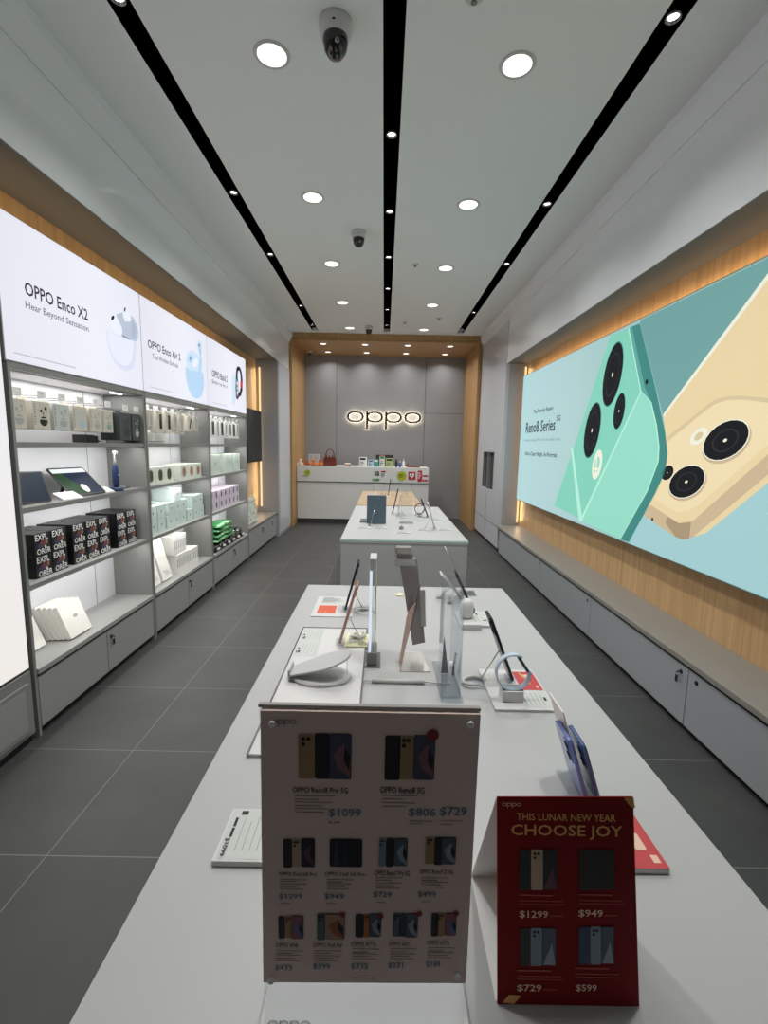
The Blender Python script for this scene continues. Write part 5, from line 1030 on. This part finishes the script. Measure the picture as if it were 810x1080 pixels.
s.prism([(-.046,.005),(-.036,.005),(-.006,.155),(-.024,.155)], frame((0,-.02,0), (1,0,0), (0,.1,1)), .004, cop); s.done('copper_face', t)
s = MB(); s.box(-.062, .002, .03, .06, .300, .322, mir, .001); s.box(-.062, -.012, .03, .06, .338, .358, mir, .001); s.box(-.058, -.008, .035, .055, .322, .338, dkp); s.prism([(-.064,.298),(-.056,.298),(-.058,.362),(-.067,.362)], frame((0,.045,0), (1,0,0), (0,0,1)), .02, M_clear2); s.done('top_clip', t)
# clear acrylic holder
t = thing('acrylic_brochure_holder', 'empty clear acrylic holder standing right of the twisted stand', 'acrylic holder', (.17, 1.19, ZT))
s = MB(); s.box(-.004, .050, 0, .003, 0, .335, M_clear2); s.box(.047, .050, .003, .20, 0, .255, M_clear2); s.box(-.004, -.001, .003, .07, 0, .30, M_clear2); s.done('panels', t)
s = MB(); s.box(-.006, .054, -.03, .21, 0, .004, M_clear2); s.done('base', t)
s = MB(); s.prism([(0,0),(.022,0),(.006,.115)], frame((.012,.13,.006), (1,0,0), (0,0,1)), .004, mat('grey_film', (130,130,136), .3, metal=.4)); s.prism([(-.002,0),(.004,0),(.012,.07),(.005,.07)], frame((.044,.12,.004), (1,0,0), (0,0,1)), .004, mat('grey_film', (130,130,136), .3)); s.done('insert', t)
# cables and rods
t = thing('cable_sleeve', 'white straight cable sleeve lying in front of the twisted stand', 'cable', (.05, 1.262, ZT+.007))
s = MB(); s.tube([(-.072,0,0),(.078,-.002,0)], .0055, M_cable, 10); s.done('sleeve', t)
s = MB(); s.tube([(-.075,0,0),(-.10,.0,.0),(-.112,.015,.0),(-.108,.04,.0)], .002, M_cable, 6); s.tube([(.078,-.002,0),(.11,-.004,-.002),(.15,-.004,-.003)], .002, M_cable, 6); s.done('wire', t)
def coil(x, y, z, r, turns, lb, rz=0, tail=None, thick=.005):
    t = thing('security_cable', lb, 'cable', (x, y, z), rz=rz)
    P = [((r+.004*q/10)*math.cos(q*.5)*1.25, (r)*math.sin(q*.5), thick+.006*q/8) for q in range(int(turns*12.6))]
    s = MB(); s.tube(P, thick, M_cable, 8); s.done('coil', t)
    s = MB(); s.tube([P[-1], (P[-1][0]+.02, P[-1][1]-.01, thick)] + (tail or []), thick*.6, M_cable, 6); s.done('plug', t)
coil(.272, 1.27, ZT, .026, .85, 'looped white security cable left of the smart band plate', rz=.4)
coil(-.075, 1.56, ZT+.011, .020, .9, 'looped white cable behind the bronze phone', rz=2.0, thick=.0045)
coil(-.060, 1.83, ZT, .030, 1.6, 'tangled white cable behind the glowing acrylic panel', thick=.0025)
# smart band plate
def dpr(a, w, h):
    a.rect(w*.5, .012, w*.97, h*.42, pk2, 0)
    for k in range(5): a.rect(w*.55+.012*k, .02, w*.55+.001+.012*k, h*.38, inkm, 1)
    a.rect(w*.88, h*.2, w*.92, h*.28, ink, 1); a.rect(w*.60, h*.45, w*.97, h*.93, mat('soft_red_card', (188,60,66), .5), 1); a.rect(w*.75, h*.75, w*.85, h*.85, pnk, 2); a.rect(w*.88, h*.5, w*.92, h*.56, pnk, 2); a.poly([(w*.7,h*.9),(w*.74,h*.9),(w*.82,h*.6),(w*.78,h*.6)], gldi, 2)
placard(.298, .460, 1.125, 1.345, .007, 'white product plate with red card under the smart band', dpr)
t = thing('display_block', 'small white block carrying the pale blue smart band', 'display block', (.353, 1.17, ZT+.0075))
s = MB(); s.box(-.028, .028, -.012, .03, 0, .030, M_plas, .002); s.done('block', t)
s = MB(); s.box(-.026, .028, -.008, .026, .030, .0306, inkm); s.done('top_pad', t)
lbl = mat('pale_blue_silicone', (190,208,224), .4); 
t = thing('smart_band', 'pale blue smart band standing in a loop on a white block', 'smart band', (.353, 1.178, ZT+.084))
R_ = .045; P = [(R_*math.cos(q)*.95, -.002+.004*math.sin(q), R_*math.sin(q)) for q in [math.radians(62)+math.radians(305)*i/32 for i in range(33)]]
s = MB(); s.tube(P, .0035, lbl, 8, ry=.0035)
s = MB()
def strap(mb, P, w, th, m):
    n = len(P); R = []
    for i, p in enumerate(P):
        p = Vector(p); q = Vector((p.x, 0, p.z)).normalized()*th
        R.append([mb.b.verts.new(v) for v in (p+Vector((0,-w/2,0)), p+Vector((0,w/2,0)), p+q+Vector((0,w/2,0)), p+q+Vector((0,-w/2,0)))])
    fs = []
    for a_, b_ in zip(R, R[1:]):
        for k in range(4): fs.append(mb.b.faces.new((a_[k], a_[(k+1)%4], b_[(k+1)%4], b_[k])))
    fs.append(mb.b.faces.new(R[0])); fs.append(mb.b.faces.new(list(reversed(R[-1])))); mb._tag(fs, m, True)
strap(s, P, .017, .004, lbl); s.done('strap', t)
A0, A1 = Vector((R_*.95*math.cos(math.radians(66)), 0, R_*math.sin(math.radians(66)))), Vector((R_*.95, 0, R_*math.sin(math.radians(6))))
s = MB(); d_ = (A1-A0); s.prism(rrect(.020, d_.length, .004, 3, 0, d_.length/2), frame(A0, (0,-1,0), d_) , -.008, M_gblack, False); s.done('tracker', t)
# far right plate and round holder
def dpf(a, w, h):
    a.rect(w*.5, .01, w*.97, h*.95, pk2, 0)
    for k in range(4): a.rect(w*.55+.014*k, h*.2, w*.56+.014*k, h*.8, inkm, 1)
    a.rect(w*.66, h*.72, w*.72, h*.86, ink, 2); a.rect(w*.8, h*.3, w*.9, h*.36, ink, 2); a.rect(w*.15, h*.3, w*.2, h*.36, ink, 1)
placard(.298, .420, 1.690, 1.84, .010, 'white product plate under the round holder at the far right', dpf)
placard(.30, .375, 1.665, 1.688, .022, 'thick white block edge in front of the far right product plate', lambda a, w, h: a.rect(w*.05, h*.3, w*.95, h*.36, inkl, 1))
t = thing('round_holder', 'white rounded cable holder below the far black phone', 'holder', (.336, 1.77, ZT+.0105))
s = MB(); s.lathe([(.02,0),(.027,.012),(.027,.05),(.022,.066),(.012,.074),(0,.076)], n=24, m=M_plas); s.done('body', t)
s = MB(); s.box(.024,.030,-.01,.004,.02,.04,M_black,.002); s.done('button', t)
# far left card
def dl_(a, w, h):
    a.rect(.13*w, h*.62, w*.75, h*.95, pk2, 0); a.lines(w*.16, h*.66, w*.72, h*.93, 5, inkm, 1); a.rect(w*.12, h*.14, w*.56, h*.52, mat('orange_red_card', (208,88,56), .5), 1); a.circ(w*.2, h*.2, .006, gldi, 2); a.circ(w*.32, h*.2, .006, gldi, 2); a.lines(w*.6, h*.15, w*.95, h*.55, 5, inkl, 1)
placard(-.275, -.11, 1.77, 2.01, .004, 'white card with an orange red panel at the far left corner', dl_)
t = thing('table_stud', 'tiny yellowish puck on the table behind the twisted stand', 'puck', (.085, 2.06, ZT)); s = MB(); s.lathe([(.018,0),(.018,.004),(.014,.007),(0,.007)], n=18, m=yel); s.done('puck', t)

# ---- second table
t = thing('folding_tablet_stand', 'blue grey back of a tablet standing on the second table, with a thin prop', 'tablet', (-.053, 4.0, ZT))
sl = mat('slate_blue_metal', (92,108,120), .35, metal=.3)
s = MB(); s.prism(rrect(.165, .245, .008, 3, 0, .125), frame((0,0,.0), (1,0,0), (0,.10,1)), .007, sl); s.done('body', t)
s = MB(); s.box(-.078, .078, .045, .047, .02, .22, M_gblack); s.done('screen', t)
s = MB(); s.tube([(-.05,-.10,.004),(-.005,-.012,.165)], .004, M_steel, 6); s.lathe([(.016,0),(.016,.004),(0,.004)], (-.05,-.10,0), 14, M_steel); s.done('prop', t)
t = thing('keyboard_cover', 'dark grey keyboard cover lying left of the standing tablet on the second table', 'keyboard', (-.20, 4.06, ZT))
s = MB(); s.box(0, .11, 0, .20, 0, .008, pkd, .002); s.done('base', t)
s = MB()
for i in range(5):
    for j in range(8): s.box(.012+.019*i, .027+.019*i, .02+.021*j, .036+.021*j, .008, .010, inkm)
s.done('keys', t)
G2 = 'demo phones on the second table'
phone(.098, 4.63, .05, .24, -1, M_black, scd, 'tall dark demo phone leaning right in the middle of the second table', grp=G2, w=.09)
phone(.150, 4.50, .02, .20, -1, M_plas, scl, 'white demo phone close behind the tall dark one on the second table', grp=G2)
phone(.430, 4.45, -.07, .17, 1, M_black, scd, 'dark demo phone leaning left with a black band, right half of second table', grp=G2)
phone(.425, 3.80, -.062, .21, 1, M_plas, scl, 'white edged demo phone leaning left nearest the right side of the second table', grp=G2)
t = thing('acrylic_stand', 'thin clear tilted acrylic strip above the dark phone on the second table', 'phone stand', (.34, 4.62, ZT)); s = MB(); s.prism([(-.03,0),(.03,0),(.03,.31),(-.03,.31)], frame((.02,0,0), (0,1,0), (-.28,0,.96)), .006, M_clear2); s.done('panel', t); s = MB(); s.box(-.02, .05, -.03, .03, 0, .004, M_clear2); s.done('base', t)
t = thing('smart_watch', 'black smart watch looped upright on the second table', 'watch', (.355, 4.50, ZT+.075))
s = MB(); strap(s, [(.042*math.cos(q), 0, .045*math.sin(q)) for q in [2*PI*i/28 for i in range(29)]], .02, .006, M_black); s.done('strap', t)
s = MB(); s.prism(rrect(.034, .04, .008, 3, 0, 0), frame((.047,0,.005), (0,1,0), (0,0,1)), .009, M_gblack); s.done('watch_case', t)
s = MB(); s.lathe([(.02,-.075),(.02,-.065),(.008,-.06),(.006,-.045),(0,-.044)], n=16, m=M_plas); s.done('stand', t)
t = thing('wireless_mouse', 'small grey mouse shaped gadget at the front of the second table', 'gadget', (.155, 3.78, ZT)); s = MB(); s.lathe([(.018,0),(.021,.008),(.016,.022),(0,.028)], n=18, m=M_greyd, sy=1.6); s.done('body', t); s = MB(); s.box(-.0015, .0015, -.03, 0, .018, .026, M_black); s.done('wheel', t)
t = thing('acrylic_brochure_holder', 'clear acrylic holder standing in the centre of the second table', 'acrylic holder', (.16, 4.05, ZT)); s = MB(); s.box(0, .10, 0, .003, 0, .24, M_clear); s.box(0, .003, 0, .08, 0, .24, M_clear); s.done('panels', t); s = MB(); s.box(-.01, .11, -.03, .09, 0, .004, M_clear2); s.done('base', t)
cl = [(-.20,3.76,.10,.06,'front left'),(-.07,3.78,.11,.05,'front, second from left'),(.11,3.58,.11,.05,'nearest the front edge'),(.115,4.36,.11,.07,'in the centre behind the gadget'),(.29,3.73,.09,.05,'front, right of centre'),(.46,3.74,.10,.06,'front right corner'),(.27,4.27,.10,.06,'middle, right of centre'),(.46,4.28,.10,.08,'right edge beside the watch')]
def dcl(a, w, h): a.rect(0, 0, w, h, pk2, 0); a.lines(w*.08, h*.12, w*.92, h*.88, 5, inkm, 1)
for x, y, w, h, d_ in cl: placard(x, x+w, y, y+h*1.3, .004, 'small printed price card on the second table, %s' % d_, dcl)
# ---- third table
G3 = 'demo phones on the oak table'
phone(.07, 6.35, .03, .22, -1, M_black, scd, 'dark demo phone leaning right on the oak table', grp=G3)
phone(-.02, 6.55, .02, .12, -1, M_plas, scl, 'small white demo phone in the middle of the oak table', grp=G3)
phone(.33, 6.5, -.05, .18, 1, M_plas, scl, 'white demo phone leaning left at the right of the oak table', grp=G3)
t = thing('headphone_stand', 'white arch shaped stand with earbuds at the left of the oak table', 'stand', (-.10, 6.6, ZT))
s = MB(); s.tube([(-.03,0,0),(-.03,0,.10),(-.015,0,.13),(.015,0,.13),(.03,0,.10),(.03,0,0)], .006, M_plas, 8); s.done('arch', t); s = MB(); s.box(-.05, .05, -.03, .03, 0, .006, M_plas, .002); s.done('base', t)
placard(-.05, .07, 6.15, 6.27, .004, 'small white price card on the oak table', dcl)
placard(-.22, -.10, 6.35, 6.47, .004, 'white price card left of the arch stand on the oak table', dcl)

for o in C.objects:
    if 'label' in o and not 4 <= len(o['label'].split()) <= 16: print('LONG', o.name, o['label'])
# ================================================================== WORLD, CAMERA
w = bpy.data.worlds.new('World'); bpy.context.scene.world = w; w.use_nodes = True
bg = w.node_tree.nodes['Background']; bg.inputs[0].default_value = (.86, .92, 1, 1); bg.inputs[1].default_value = WORLD
cam = bpy.data.cameras.new('Camera'); co = bpy.data.objects.new('Camera', cam); C.objects.link(co)
fw = Vector((0.00287165, 0.99022234, -0.13946852)); rt = Vector((9.99803891e-01, -1.10243201e-04, 1.98032098e-02)); up = Vector((-0.01959421, 0.13949804, 0.99002847))
co.matrix_world = Matrix(((rt.x, up.x, -fw.x, 0), (rt.y, up.y, -fw.y, 0), (rt.z, up.z, -fw.z, 1.52), (0,0,0,1)))
cam.sensor_fit = 'VERTICAL'; cam.sensor_height = 24; cam.lens = 24*497/1080; cam.clip_start = .02
sc_ = bpy.context.scene; sc_.camera = co
sc_.view_settings.view_transform = 'Standard'; sc_.view_settings.look = 'None'; sc_.view_settings.gamma = 1; sc_.view_settings.exposure = EXPO; sc_.view_settings.use_curve_mapping = False
